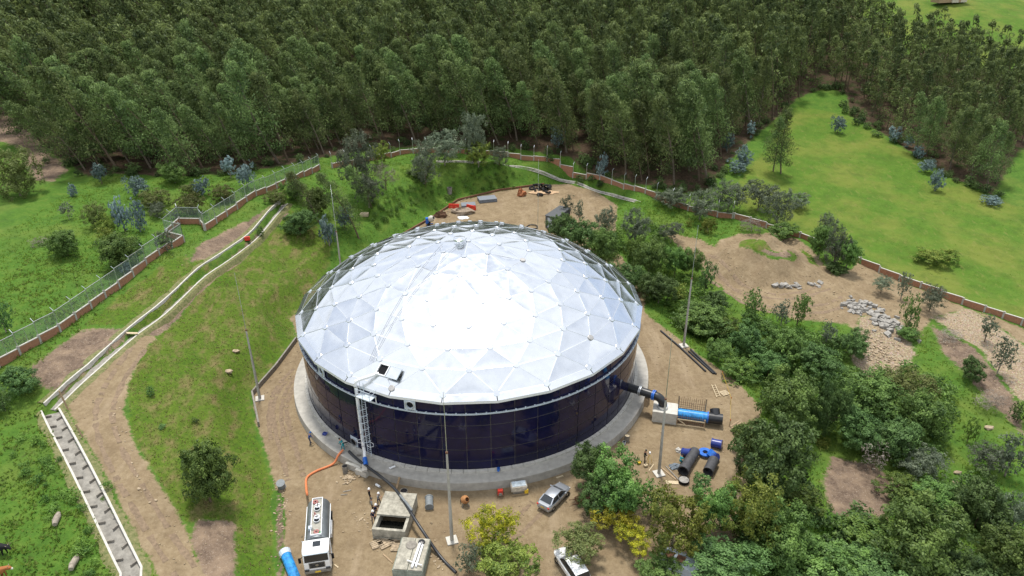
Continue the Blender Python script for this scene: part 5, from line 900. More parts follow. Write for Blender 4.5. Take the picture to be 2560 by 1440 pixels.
def person(label, loc, rz, shirt, trousers, pose='stand', helmet=None, vest=False, hgt=1.72):
    t = thing('person', label, 'person', loc, rz); s = hgt / 1.72
    lean = {'stand': .03, 'look': .12, 'bend': .62, 'lean': .38, 'crouch': .5}[pose]; kn = {'crouch': .55, 'bend': .12, 'lean': .06}.get(pose, 0.0)
    hipz = .93 - .42 * (kn > .3) - .05 * kn; pel = Vector((0, -.18 * (kn > .3), hipz)); up = Vector((0, math.sin(lean), math.cos(lean))); fw = Vector((0, math.cos(lean), -math.sin(lean)))
    che = pel + up * .38; nec = che + up * .17; hd = nec + Vector((0, math.sin(lean * .6 + .15), math.cos(lean * .6 + .15))) * .13; C = {}
    def put(k, p, a, b=None): C[k] = (p.x * s, p.y * s, p.z * s, a * s, (b or a) * s)
    put('pelvis', pel, .15, .11); put('waist', pel + up * .18, .135, .10); put('chest', che, .165, .115); put('neck', nec, .055); put('head', hd, .078, .09); put('crown', hd + up * .11, .075, .085); put('nose', hd + fw * .10 + up * .02, .014); E = [('pelvis', 'waist'), ('waist', 'chest'), ('chest', 'neck'), ('neck', 'head'), ('head', 'crown'), ('head', 'nose')]
    for sd, n in ((-1, 'l'), (1, 'r')):
        st = .10 if n == 'l' else -.08
        put('hip' + n, pel + Vector((sd * .10, 0, -.06)), .085); kp = pel + Vector((sd * .13, .06 + kn * .55 + st * .6, -.46 + kn * .32)); kp.z = max(kp.z, .42 if kn < .3 else .38); put('knee' + n, kp, .062); ap = Vector((sd * .13, kp.y - .02 - kn * .25 + st * .5, .09)); put('ank' + n, ap, .045); put('toe' + n, ap + Vector((sd * .02, .17, -.045)), .04)
        sh_ = che + Vector((sd * .19, 0, 0)) + up * .08; put('sho' + n, sh_, .062)
        if pose in ('bend', 'lean', 'crouch'): el = sh_ + Vector((sd * .05, .10, -.25)); ha = el + Vector((-sd * .06, .20, -.12))
        elif pose == 'look': el = sh_ + Vector((sd * .05, .03, -.27)); ha = el + Vector((-sd * .10, .22, .04))
        else: el = sh_ + Vector((sd * .06, -.02, -.28)); ha = el + Vector((0, .08, -.24))
        put('elb' + n, el, .045); put('wri' + n, ha, .032); d = (ha - el).normalized(); pm_ = ha + d * .07; put('pal' + n, pm_, .038, .022)
        E += [('pelvis', 'hip' + n), ('hip' + n, 'knee' + n), ('knee' + n, 'ank' + n), ('ank' + n, 'toe' + n), ('chest', 'sho' + n), ('sho' + n, 'elb' + n), ('elb' + n, 'wri' + n), ('wri' + n, 'pal' + n)]
        sx_ = d.cross(Vector((0, 0, 1)) if abs(d.z) < .8 else Vector((0, 1, 0))).normalized()
        for i, (o_, l_) in enumerate(((-.03, .075), (-.01, .09), (.01, .085), (.03, .065))): put('fin%d%s' % (i, n), pm_ + d * l_ + sx_ * o_ * 1.1, .009); E.append(('pal' + n, 'fin%d%s' % (i, n)))
        put('thumb' + n, pm_ + d * .02 + sx_ * .07, .01); E.append(('pal' + n, 'thumb' + n))
    def pick(k, c):
        if k in ('head', 'nose', 'neck', 'crown') or k[:3] in ('pal', 'fin', 'thu', 'wri'): return 2
        if k[:3] in ('hip', 'kne', 'ank', 'toe') or k == 'pelvis': return 3 if k[:3] in ('toe',) else 1
        return 0
    skin_body('body', C, E, [SHIRTS[shirt], SHIRTS[trousers], SKIN, RUBBER], pick, t)
    hp = Vector(C['crown'][:3]) + up * .01; mb = MB(); n = 12
    mb.rev([(0, .10), (.07, .085), (.105, .04), (.115, -.02), (.11, -.05)] + ([(.14, -.055), (.14, -.045), (.117, -.03)] if helmet else []), n); hh = mb.build('helmet' if helmet else 'hair', helmet or BLACK, t, hp, smooth=True); hh.rotation_euler = (-lean * .6, 0, 0)
    if vest:
        mb = MB()
        mb.rev([(.166, -.02), (.168, .02)], 14)
        vs = mb.build('reflective_band', M('reflective_band', (.75, .8, .6), .4), t, tuple((pel + up * .2) * s)); vs.rotation_euler = (-lean, 0, 0)
    return t
person('person in black top and white helmet standing at the back of the group', (-9.95,-25.35,-1.20), -1.0, 'black_cloth', 'dark_trousers', 'stand', WHITE_H)
person('person in pale grey shirt and white helmet beside the open chamber', (-8.91,-25.95,-1.20), -1.9, 'grey_cloth', 'denim', 'look', WHITE_H)
person('person in dark jacket and white helmet standing in the middle of the group', (-8.91,-27.57,-1.20), -2.2, 'navy_cloth', 'dark_trousers', 'look', WHITE_H)
person('person in navy top and white helmet nearest the camera with papers', (-9.05,-28.46,-1.20), -2.6, 'navy_cloth', 'denim', 'look', WHITE_H)
person('person in grey trousers without helmet between the two rear men', (-9.46,-26.76,-1.20), -1.2, 'grey_cloth', 'dark_trousers', 'stand', None, hgt=1.68)
person('person in black vest looking into a survey tripod on the right yard', (20.49,-19.51,-1.20), -1.4, 'black_cloth', 'dark_trousers', 'look', None, True, 1.78)
person('person in teal overalls crouching beside the navy drum', (24.68,-19.68,-1.20), -.9, 'teal_cloth_w', 'teal_cloth_w', 'crouch', None, True)
person('person in teal overalls bending over at the tank manway', tuple(pol(23.1, -37.5, -.16)), 1.1, 'teal_cloth_w', 'teal_cloth_w', 'bend', None, True)
person('person in blue overalls leaning over the edge of the ring foundation', tuple(pol(24.6, -49.5, PZ)), -.9, 'blue_cloth', 'denim', 'lean', M('blue_cap', (.03, .12, .35), .6))
tp = thing('survey_tripod', 'yellow survey instrument on a tripod beside the man in black', 'tripod', (21.02,-19.65,-1.20))
for i in range(3): a = 2.1 * i; mb = MB(); mb.beam((.38 * math.cos(a), .38 * math.sin(a), 0), (.05 * math.cos(a), .05 * math.sin(a), 1.35), .04); mb.build('leg', YELLOW, tp)
mb = MB(); mb.box((0, 0, 1.5), (.18, .22, .28)); mb.build('instrument', PAINT_W, tp, bevel=.02); mb = MB(); mb.tube([(.12, 0, 1.52), (-.14, 0, 1.52)], .05, 10); mb.build('telescope', DARK, tp)
for lb, g, c in (('yellow instrument case on dirt by the survey tripod', (19.85,-19.75,-1.10), YELLOW), ('tan instrument case near the tree below the surveyor', (20.55,-20.23,-1.10), WOOD_P)): o = thing('carry_case', lb, 'case', g, .4); mb = MB(); mb.box((0, 0, .08), (.45, .32, .26)); mb.build('case', c, o, bevel=.03); mb = MB(); mb.tube([(-.1, 0, .22), (0, 0, .3), (.1, 0, .22)], .02, 6); mb.build('handle', DARK, o)
def cow(label, loc, rz, mat, patch):
    t = thing('cow', label, 'cow', loc, rz); C = {'chest': (.55, 0, 1.0, .33, .30), 'mid': (0, 0, .98, .37, .36), 'rump': (-.65, 0, 1.05, .30, .28), 'tailhead': (-.88, 0, 1.15, .08), 'neck': (.95, 0, 1.12, .2, .17), 'poll': (1.22, 0, 1.12, .14, .12), 'muz': (1.5, 0, .82, .09, .085), 'tail': (-1.0, 0, .7, .03), 'tip': (-1.02, 0, .35, .045)}
    E = [('chest', 'mid'), ('mid', 'rump'), ('rump', 'tailhead'), ('chest', 'neck'), ('neck', 'poll'), ('poll', 'muz'), ('tailhead', 'tail'), ('tail', 'tip')]
    for n, sd in (('l', 1), ('r', -1)):
        C['fs' + n] = (.6, sd * .17, .75, .13); C['fk' + n] = (.66 + .06 * sd, sd * .17, .42, .07); C['ff' + n] = (.62 + .1 * sd, sd * .17, .05, .06); C['hs' + n] = (-.62, sd * .18, .8, .16); C['hh' + n] = (-.86 + .05 * sd, sd * .17, .45, .075); C['hf' + n] = (-.74 + .08 * sd, sd * .17, .05, .06); C['ear' + n] = (1.18, sd * .24, 1.17, .04)
        E += [('chest', 'fs' + n), ('fs' + n, 'fk' + n), ('fk' + n, 'ff' + n), ('rump', 'hs' + n), ('hs' + n, 'hh' + n), ('hh' + n, 'hf' + n), ('poll', 'ear' + n)]
    skin_body('body', C, E, [mat, patch], lambda k, c: 1 if (k in ('rump', 'muz') and c.z > .8) else 0, t, 2)
    for s in (-1, 1): mb = MB(); mb.tube([(1.2, s * .1, 1.22), (1.22, s * .2, 1.32), (1.24, s * .2, 1.42)], [.035, .025, .01], 8); mb.build('horn', STONE, t)
cow('black cow walking at the left edge of the meadow', on((-42.0,-35.9)), -.15, SHIRTS['black_cloth'], SHIRTS['black_cloth'])
cow('brown and white cow at the bottom left corner', on((-40.7,-38.5)), .3, M('brown_hide', (.32, .12, .04), .8), M('white_hide', (.7, .66, .6), .8))
# ------------------------------------------------------------------ vegetation
LM = {k: leaf_mat(k + '_leaves', d, l, t) for k, d, l, t in (
 ('euc', (.040, .070, .024), (.225, .300, .095), .38), ('bush', (.044, .090, .024), (.205, .320, .075), .34), ('dark', (.032, .070, .022), (.160, .265, .078), .32),
 ('olive', (.055, .075, .020), (.200, .225, .070), .30), ('grey', (.060, .085, .055), (.230, .270, .175), .30), ('blue', (.060, .105, .105), (.290, .380, .370), .28),
 ('yellow', (.080, .105, .012), (.50, .43, .03), .30), ('lime', (.055, .095, .016), (.270, .300, .055), .32), ('bare', (.12, .10, .085), (.30, .26, .22), .10), ('fern', (.04, .09, .02), (.19, .28, .05), .32))}
def rn(rng, n): v = rng.normal(size=(n, 3)); return v / np.linalg.norm(v, axis=1)[:, None]
def cards(C, size, asp, droop, rng, out=None):
    n = len(C)
    if out is None: u = rn(rng, n); u[:, 2] -= droop; v = np.cross(u, rn(rng, n))
    else:
        nn = out + .75 * rn(rng, n); nn /= np.linalg.norm(nn, axis=1)[:, None]; u = rn(rng, n); u[:, 2] -= droop; u -= nn * (u * nn).sum(1)[:, None]; v = np.cross(nn, u)
    u /= np.maximum(np.linalg.norm(u, axis=1), 1e-6)[:, None]; v /= np.maximum(np.linalg.norm(v, axis=1), 1e-6)[:, None]; s = (size * rng.uniform(.6, 1.25, n))[:, None]
    V = np.stack([C - u * s * .5, C + v * s * asp * .5, C + u * s * .5, C - v * s * asp * .5], 1).reshape(-1, 3); return V, np.arange(4 * n).reshape(-1, 4)
def tri_tube(P, R, n=6):
    mb = MB(); mb.tube(P, R, n); return mb
# ---- unit crowns for broad trees and shrubs: unit radius, built of uneven lobes
def crown(seed, lobes, leaves, leaf, mat, spread=.70, lob=.36, asp=.55, droop=.15, gap=.0):
    rng = np.random.default_rng(seed); d = rn(rng, lobes); d[:, 2] = d[:, 2] * .85 + .08; c = d * rng.uniform(.3, 1, (lobes, 1)) ** .5 * spread; c[0] = (0, 0, .3); c[1] = (.1, -.1, -.25)
    r = lob * rng.uniform(.55, 1.3, lobes); r[:2] = lob * 1.25; r = np.minimum(r, 1.06 - np.linalg.norm(c, axis=1) * .8); tw = 13; td = rn(rng, lobes * tw); td[:, 2] += .18; td /= np.linalg.norm(td, axis=1)[:, None]
    tc_ = np.repeat(c, tw, 0) + td * (np.repeat(r, tw) * rng.uniform(.75, 1.05, lobes * tw))[:, None]; tr_ = np.repeat(r, tw) * rng.uniform(.18, .36, lobes * tw); w = tr_ ** 2; w /= w.sum(); k = rng.choice(lobes * tw, leaves, p=w); q = rn(rng, leaves)      # leaf sprays on twigs round uneven lobes
    P = tc_[k] + q * (tr_[k] * rng.uniform(.2, 1.15, leaves) ** .6)[:, None]; q = q * .7 + td[k] * .6 + np.array([0, 0, .2])
    if gap: keep = (np.sin(P[:, 0] * 9 + seed) * np.sin(P[:, 1] * 8) * np.sin(P[:, 2] * 10 + 1)) > -gap; P = P[keep]; q = q[keep]; k = k[keep]
    P[:, 2] = np.maximum(P[:, 2], -.98); V, F = cards(P, leaf, asp, droop, rng, q); lt = rng.uniform(-.12, .22, lobes * tw) + np.repeat(rng.uniform(-.1, .15, lobes), tw); tint = np.clip(rng.normal(.40, .11, len(P)) + 1.15 * lt[k], 0, 1)
    return np_mesh('crown', V, F, mat, np.repeat(tint, 4))
def trunk_mesh(seed, mat, limbs=7):
    rg = random.Random(seed); mb = MB(); b = [(0, 0, -.05)]; x = y = 0
    for i in range(1, 6): x += rg.uniform(-.02, .02); y += rg.uniform(-.02, .02); b.append((x, y, i * .14))
    mb.tube(b, [.026, .023, .020, .017, .013, .007], 7)
    for k in range(limbs):
        i = rg.randint(2, 4); p = Vector(b[i]); a = rg.uniform(0, 6.28); l = rg.uniform(.14, .30); mb.tube([p, p + Vector((math.cos(a) * l * .5, math.sin(a) * l * .5, .08)), p + Vector((math.cos(a) * l, math.sin(a) * l, rg.uniform(.10, .22)))], [.011, .008, .003], 5)
    m = mb.mesh('trunk'); m.materials.append(mat); return m
TRUNKS = [trunk_mesh(i, BARK if i % 2 else BARK_P) for i in range(4)]
BIG = {}; 
for kind, leaves, leaf, gap in (('bush', 10500, .075, 0), ('dark', 10500, .072, 0), ('olive', 7500, .068, .25), ('grey', 6000, .068, .3), ('yellow', 8500, .065, .1), ('lime', 9500, .068, .1), ('fern', 6000, .085, .2), ('bare', 3000, .05, .2), ('blue', 4500, .1, .1)):
    BIG[kind] = [crown(100 * len(BIG) + s, 20 + s * 4, int(leaves * 1.25), leaf, LM[kind], gap=gap) for s in range(3 if kind in ('bush', 'dark') else 2)]
SML = {}
for kind, leaves, leaf in (('bush', 1100, .17), ('dark', 1200, .17), ('olive', 1100, .16), ('grey', 900, .17), ('blue', 800, .24), ('lime', 1000, .17), ('fern', 900, .18), ('bare', 700, .12), ('yellow', 1000, .17)):
    SML[kind] = [crown(2000 + 100 * len(SML) + s, 10 + s, leaves, leaf, LM[kind], lob=.46, asp=.5, gap=.3) for s in range(3)]
_tn = [0]
NAMES = {'bush': 'green_tree', 'dark': 'dark_green_tree', 'olive': 'olive_tree', 'grey': 'grey_green_tree', 'yellow': 'flowering_tree', 'lime': 'yellow_green_tree', 'fern': 'feathery_tree', 'bare': 'bare_bush', 'blue': 'blue_gum_sapling'}
def tree(kind, label, t, group=None, name=None):
    x, y, rx, rz, lift = t; i = _tn[0]; _tn[0] += 1; rg = random.Random(i * 7 + 3); small = rx < 1.7
    nm = name or (NAMES[kind].replace('_tree', '_shrub') if small and lift < .5 else NAMES[kind]); z = gz(x, y); o = thing(nm, label, 'shrub' if small and lift < .5 else 'tree', (x, y, z), 0, group)
    c = bpy.data.objects.new('crown', (SML if small else BIG)[kind][i % len((SML if small else BIG)[kind])]); c.location = (0, 0, lift * .8 + rz * .92); c.scale = (rx * 1.15 * rg.uniform(.9, 1.12), rx * 1.15 * rg.uniform(.9, 1.12), rz * 1.15); c.rotation_euler = (0, 0, rg.uniform(0, 6.28)); link(c, o)
    th = lift + rz * 1.25; q = bpy.data.objects.new('trunk', TRUNKS[i % 4]); q.scale = (th, th, th); q.rotation_euler = (0, 0, rg.uniform(0, 6.28)); link(q, o); return o
for kind, label, t in [
 # left meadow
 ('olive', 'large olive bush at the left edge below the forest', (-85.7,43.9,4.57,4.76,0.3)), ('blue', 'slender blue gum sapling left of the fallen trunk', (-74.5,51.6,1.39,2.05,0.8)), ('blue', 'tiny blue gum sapling alone in the left meadow', (-76.3,44.3,0.89,1.29,0.0)),
 ('blue', 'bushy blue gum sapling in the middle of the left meadow', (-64.3,44.8,2.01,2.33,0.0)), ('bush', 'bright green bush at the forest edge above the meadow', (-60.7,52.7,2.93,2.37,0.0)), ('blue', 'blue gum sapling above the two round olive bushes', (-53.1,46.6,1.66,1.74,0.2)), ('blue', 'pale blue gum sapling near the fence at the forest edge', (-51.4,57.3,1.69,2.04,0.8)), ('blue', 'blue gum sapling closest to the fence at the forest edge', (-46.1,51.1,1.93,2.44,0.8)),
 ('olive', 'left round olive bush of the row below the forest', (-59.2,40.4,3.04,1.80,0.0)), ('olive', 'middle round olive bush of the row below the forest', (-51.8,37.1,3.12,2.06,0.0)), ('olive', 'right round olive bush beside the fence', (-48.3,44.2,2.68,1.65,0.0)), ('olive', 'small olive bush behind the round bushes', (-55.0,46.9,2.27,1.41,0.0)),
 ('olive', 'olive bush left in the big meadow clump', (-64.6,30.6,2.43,2.43,0.2)), ('blue', 'tall blue green tree in the big meadow clump', (-59.4,28.7,1.52,3.35,0.2)), ('blue', 'right blue green tree of the big meadow clump', (-57.0,29.0,1.33,2.92,0.2)), ('lime', 'yellow green bush at the heart of the big meadow clump', (-61.3,27.5,1.85,2.00,0.0)),
 ('grey', 'thin pale sapling left of the big meadow clump', (-71.4,33.7,1.24,1.39,0.6)), ('bush', 'dark green bush in the lower left meadow', (-64.1,19.5,2.42,2.28,0.0)), ('bare', 'dead grey brown bush beside the lower left meadow bush', (-70.6,22.9,1.67,0.56,0.0)),
 ('lime', 'light green bush above the large meadow bush', (-60.5,24.4,1.42,1.35,0.0)), ('bush', 'largest round bush in the meadow beside the fence', (-53.8,16.0,3.14,2.72,0.0)), ('dark', 'small dark shrub right of the largest meadow bush', (-53.7,21.0,1.01,1.30,0.1)), ('blue', 'pale blue shrub at the foot of the largest meadow bush', (-52.6,14.2,1.08,1.01,0.0)),
 ('grey', 'pale shrub below the round olive bushes', (-57.1,35.9,1.90,1.34,0.0)), ('grey', 'loose pale shrub growing against the bend of the fence', (-49.3,21.3,1.39,1.68,0.3)), ('grey', 'small pale shrub just above the bend of the fence', (-53.6,35.2,0.98,0.90,0.0)),
 ('dark', 'dark bush cut by the left edge beside the fence', (-61.0,-1.9,1.14,2.51,0.0)), ('dark', 'dark green bush at the lower end of the fence', (-52.2,-13.7,2.24,1.68,0.0)), ('dark', 'dark bush under the fence end at the left edge', (-52.4,-16.9,1.13,1.42,0.0)),
 ('bush', 'single round dark bush on the embankment above the truck', (-26.0,-27.4,2.88,3.69,0.3)), ('dark', 'small dark tuft shrub on the embankment near the road', (-38.0,-12.5,0.62,0.62,0.0)), ('dark', 'flat dark tuft on the lower embankment', (-34.6,-17.8,0.55,0.20,0.0)), ('dark', 'small tuft right of the flat dark tuft', (-31.8,-15.5,0.42,0.35,0.0)),
 # terrace and embankment top
 ('dark', 'glossy round dark bush on the embankment left of the dome', (-32.5,36.4,3.14,2.47,0.0)), ('blue', 'blue gum beside the glossy round bush', (-27.3,35.4,1.42,3.13,0.2)), ('blue', 'bluish bush under the second leaning eucalyptus', (-25.8,42.0,1.71,2.46,0.2)), ('olive', 'olive bush beside the top of the drain channel', (-38.6,44.8,2.32,1.46,0.0)), ('bush', 'green bush between drain and leaning eucalyptus', (-36.0,47.9,2.29,2.29,0.2)), ('bush', 'dense green bush between the two leaning eucalyptus', (-31.3,44.9,2.26,2.68,0.2)),
 ('grey', 'tall grey green tree in front of the forest above the lawn', (-25.3,55.7,4.44,6.06,1.0)), ('grey', 'grey green tree leaning over the lawn', (-22.6,50.6,3.12,3.55,0.5)), ('bare', 'bare purplish grey tree on the terrace lawn', (-20.0,56.5,2.66,2.83,1.0)), ('lime', 'pale yellowish tree behind the bare grey tree', (-23.2,71.8,2.46,2.37,1.0)),
 ('grey', 'grey green tree standing over the terrace wall', (-12.8,63.1,3.59,4.78,1.0)), ('grey', 'middle pale grey tree above the terrace gutter', (-9.3,72.7,4.23,3.94,1.0)), ('grey', 'tallest pale grey tree above the terrace gutter', (-3.0,75.0,3.73,5.43,1.5)), ('lime', 'round pale green tree right of the tallest grey tree', (-1.9,73.2,3.38,2.89,0.8)), ('grey', 'small pale tree at the right end of the terrace wall', (2.8,75.0,2.43,2.23,0.8)), ('bush', 'low green bush under the terrace trees', (-14.1,65.5,2.57,1.05,0.0)),
 ('blue', 'blue gum sapling at the forest edge behind the stepped wall', (16.3,84.9,2.08,2.88,1.0)), ('blue', 'pale gum sapling beyond the stepped wall', (25.8,73.0,1.34,2.79,0.5)), ('dark', 'dark sapling on the embankment beside the drain', (-38.8,34.1,0.77,1.02,0.2)),
 # thicket right of the dome
 ('grey', 'spindly sapling in front of the back yard', (16.8,53.5,1.37,2.53,0.8)), ('grey', 'second spindly sapling in front of the back yard', (19.1,51.9,1.20,2.09,0.8)), ('dark', 'dense dark shrub against the site container', (14.8,43.2,2.50,2.76,0.2)), ('dark', 'dark round tree just behind the dome rim', (18.2,36.9,3.76,3.42,0.3)), ('bush', 'green tree in the strip behind the right dome rim', (21.9,31.7,3.07,3.57,0.5)), ('grey', 'airy grey tree over the back yard exit', (23.5,45.3,2.29,2.73,1.0)), ('grey', 'tall airy tree beside the yard exit', (28.4,40.2,2.58,3.84,1.0)), ('dark', 'dark tree hugging the right rim of the dome', (23.8,22.0,3.59,2.75,0.3)), ('bush', 'green tree right of the dome beside the slope', (29.0,28.3,3.14,3.63,0.3)), ('fern', 'feathery light shrub in the strip right of the dome', (27.3,34.1,2.14,2.14,0.2)), ('dark', 'dark tree above the right yard corner', (29.1,19.0,3.20,2.79,0.3)),
 ('bush', 'tree at the left edge of the upper track', (33.7,28.8,2.41,2.82,0.4)), ('grey', 'grey tree beside the start of the upper track', (35.7,42.5,2.64,2.19,0.4)), ('dark', 'slim dark conifer like tree beside the track', (37.2,21.6,1.43,3.15,0.4)), ('bush', 'tree between conifer and track edge', (36.7,28.4,1.92,2.49,0.4)), ('lime', 'pale green shrub below the slim dark tree', (32.9,20.9,1.63,1.38,0.0)), ('bush', 'big round bright bush beside the right hand mast', (33.8,11.9,4.11,2.15,0.1)), ('dark', 'dark bush above the big round bush', (37.6,16.3,2.20,1.79,0.2)), ('fern', 'feathery green shrub right of the big round bush', (37.3,9.8,2.40,1.56,0.1)),
 ('grey', 'grey green tree on the wall beside the forest corner', (38.5,57.1,3.29,1.83,0.6)), ('grey', 'grey tree left in the group at the wall bend', (43.3,51.8,3.42,3.14,0.8)), ('grey', 'grey tree middle in the group at the wall bend', (49.6,54.8,3.88,3.33,0.8)), ('grey', 'grey tree right in the group at the wall bend', (55.9,55.5,3.65,3.19,0.8)), ('grey', 'airy tree at the right end of the wall bend group', (58.0,49.6,3.13,3.57,0.8)), ('lime', 'round yellowish bush on the grass above the track', (43.4,45.6,1.77,1.77,0.0)), ('lime', 'small pale bush left of the round yellowish bush', (40.5,48.9,0.87,0.96,0.0)), ('bare', 'bare grey bush near the wall above the mound', (52.0,46.2,2.71,1.59,0.2)), ('bush', 'green bush at the upper rim of the earth mound', (56.8,43.4,3.04,1.65,0.1)),
 # trees by the track and wall on the right
 ('bush', 'left tree in the clump right of the earth mound', (61.3,35.9,2.16,2.98,1.0)), ('grey', 'airy tree in the clump right of the earth mound', (62.0,30.9,2.42,3.99,1.0)), ('bush', 'right tree in the clump beside the brick wall', (64.0,30.2,2.08,2.87,1.2)), ('grey', 'top tree of the clump right of the mound', (65.0,42.7,1.88,2.30,1.4)), ('dark', 'low dark bush under the clump at the mound', (62.0,29.9,2.09,0.91,0.0)),
 ('grey', 'small umbrella tree above the rubble pile', (66.8,22.7,2.05,1.12,1.2)), ('grey', 'slim tree beside the umbrella tree', (69.1,20.4,1.29,2.12,1.0)), ('grey', 'tree against the wall right of the rubble', (72.2,17.2,2.21,1.98,1.0)), ('bush', 'dense upright bush right of the rubble pile', (66.3,11.9,1.52,3.34,0.2)), ('bush', 'bushy plant at the lower end of the rubble', (65.2,9.4,1.80,0.98,0.0)), ('bare', 'brown weedy bush on the earth bank', (71.2,9.2,2.40,0.86,0.0)), ('grey', 'lone tree on the gravel near the right wall', (76.4,8.8,1.54,1.97,0.8)), ('grey', 'tall thin tree at the right edge of the gravel', (73.9,1.1,1.50,2.44,1.0)), ('dark', 'round dark bush on the earth bank at the right', (69.4,-0.1,1.72,1.79,0.1)), ('bare', 'dry bush below the round dark bush', (69.1,-5.6,2.12,1.37,0.0)), ('dark', 'dark shrub at the right edge on the bank', (71.0,-8.5,1.29,1.63,0.0)),
 ('lime', 'low spreading shrub patch alone in the right pasture', (82.0,34.1,4.16,1.34,0.0)), ('blue', 'blue gum sapling at the top of the right pasture', (88.0,97.2,2.01,2.44,0.2)), ('blue', 'first blue gum sapling along the copse edge', (99.5,91.5,1.57,1.99,0.1)), ('blue', 'second blue gum sapling along the copse edge', (101.8,88.3,1.36,1.56,0.1)), ('blue', 'third blue gum sapling along the copse edge', (100.8,81.1,1.40,1.70,0.1)), ('blue', 'fourth blue gum sapling along the copse edge', (99.0,73.5,1.89,1.60,0.1)), ('blue', 'fifth blue gum sapling low on the copse edge', (96.7,64.4,1.88,2.44,0.1)), ('blue', 'last blue gum sapling at the copse corner', (105.3,58.0,2.08,1.13,0.1)),
 ('blue', 'blue gum sapling nearest the lone dark eucalyptus', (57.9,74.7,1.98,2.76,0.3)), ('blue', 'blue gum sapling high beside the forest corner', (64.8,93.2,1.38,2.01,0.4)), ('blue', 'blue gum sapling left beside the forest corner', (56.8,83.9,1.70,2.40,0.4)), ('blue', 'pale gum shrub below the forest corner', (55.7,72.4,2.23,1.74,0.1)), ('grey', 'weedy shrub at the corner of the pasture', (64.6,56.2,2.46,1.80,0.0)),
 ]: tree(kind, label, t)
THK = 'trees of the thicket between the yard and the right track'
for kind, label, t in [
 ('bush', 'slim tree standing on the lower edge of the track', (42.8,14.3,1.67,2.64,0.8)), ('grey', 'small tree at the track edge left of the rubble', (47.0,12.8,1.47,1.93,0.6)), ('bush', 'pointed tree at the track edge nearest the rubble', (49.5,12.8,1.59,2.76,0.6)), ('grey', 'thin tree in front of the loose stones', (51.6,6.7,1.17,2.23,1.0)), ('dark', 'dark bush beside the loose stones', (54.9,5.5,2.61,2.22,0.3)),
 ('bush', 'green tree right behind the yard slope', (34.5,1.8,1.96,1.56,0.3)), ('dark', 'dark tree at the top left of the thicket', (39.3,4.8,2.87,2.48,0.4)), ('bush', 'tree in the upper middle of the thicket', (43.7,3.5,3.12,2.74,0.4)), ('dark', 'dark tree in the thicket below the track bend', (48.2,0.7,3.06,2.28,0.4)), ('fern', 'bright green shrub on the bank at the yard edge', (36.3,-2.9,2.95,1.19,0.0)), ('dark', 'dark tree shading the bank beside the yard', (41.1,0.2,2.77,1.97,0.4)),
 ('bush', 'large rounded tree right of the yard edge', (39.5,-11.4,3.68,3.68,0.6)), ('dark', 'dark dense tree beside the large rounded tree', (44.7,-11.1,2.23,4.20,0.6)), ('bush', 'rounded tree in the centre of the thicket', (51.7,-6.7,3.90,2.76,0.6)), ('dark', 'shadowed tree low in the thicket', (47.9,-13.3,2.94,2.57,0.5)), ('olive', 'olive topped tree above the grassy hollow', (58.0,-4.5,3.99,2.45,0.6)), ('bush', 'spreading tree right of the olive topped tree', (57.1,-11.4,3.24,3.24,0.6)), ('dark', 'dark tree at the lower right of the thicket', (52.0,-14.3,3.16,2.41,0.5)), ('grey', 'grey green tree leaning over the bare soil', (54.0,-17.6,3.07,1.91,0.5)), ('lime', 'small clipped looking bush above the bare soil', (43.9,-12.9,1.24,0.46,0.0)), ('bare', 'brown green bush beside the bare soil', (48.6,-16.9,1.66,2.02,0.1)),
 ('fern', 'light sapling in the grassy hollow', (63.1,-11.5,1.00,1.66,0.5)), ('grey', 'airy tree in the grassy hollow at right', (62.7,-16.6,2.63,1.50,0.8)), ('grey', 'airy tree at the right edge above the hollow', (64.5,-17.4,1.65,2.89,0.8)), ('fern', 'feathery shrub on the dry grass left of the hollow', (50.0,-20.6,2.76,1.04,0.2)), ('bush', 'bushy tree right of the bare soil', (52.7,-22.5,2.70,1.50,0.4)),
 ]: tree(kind, label, t, THK)
FG = 'foreground trees at the bottom right'
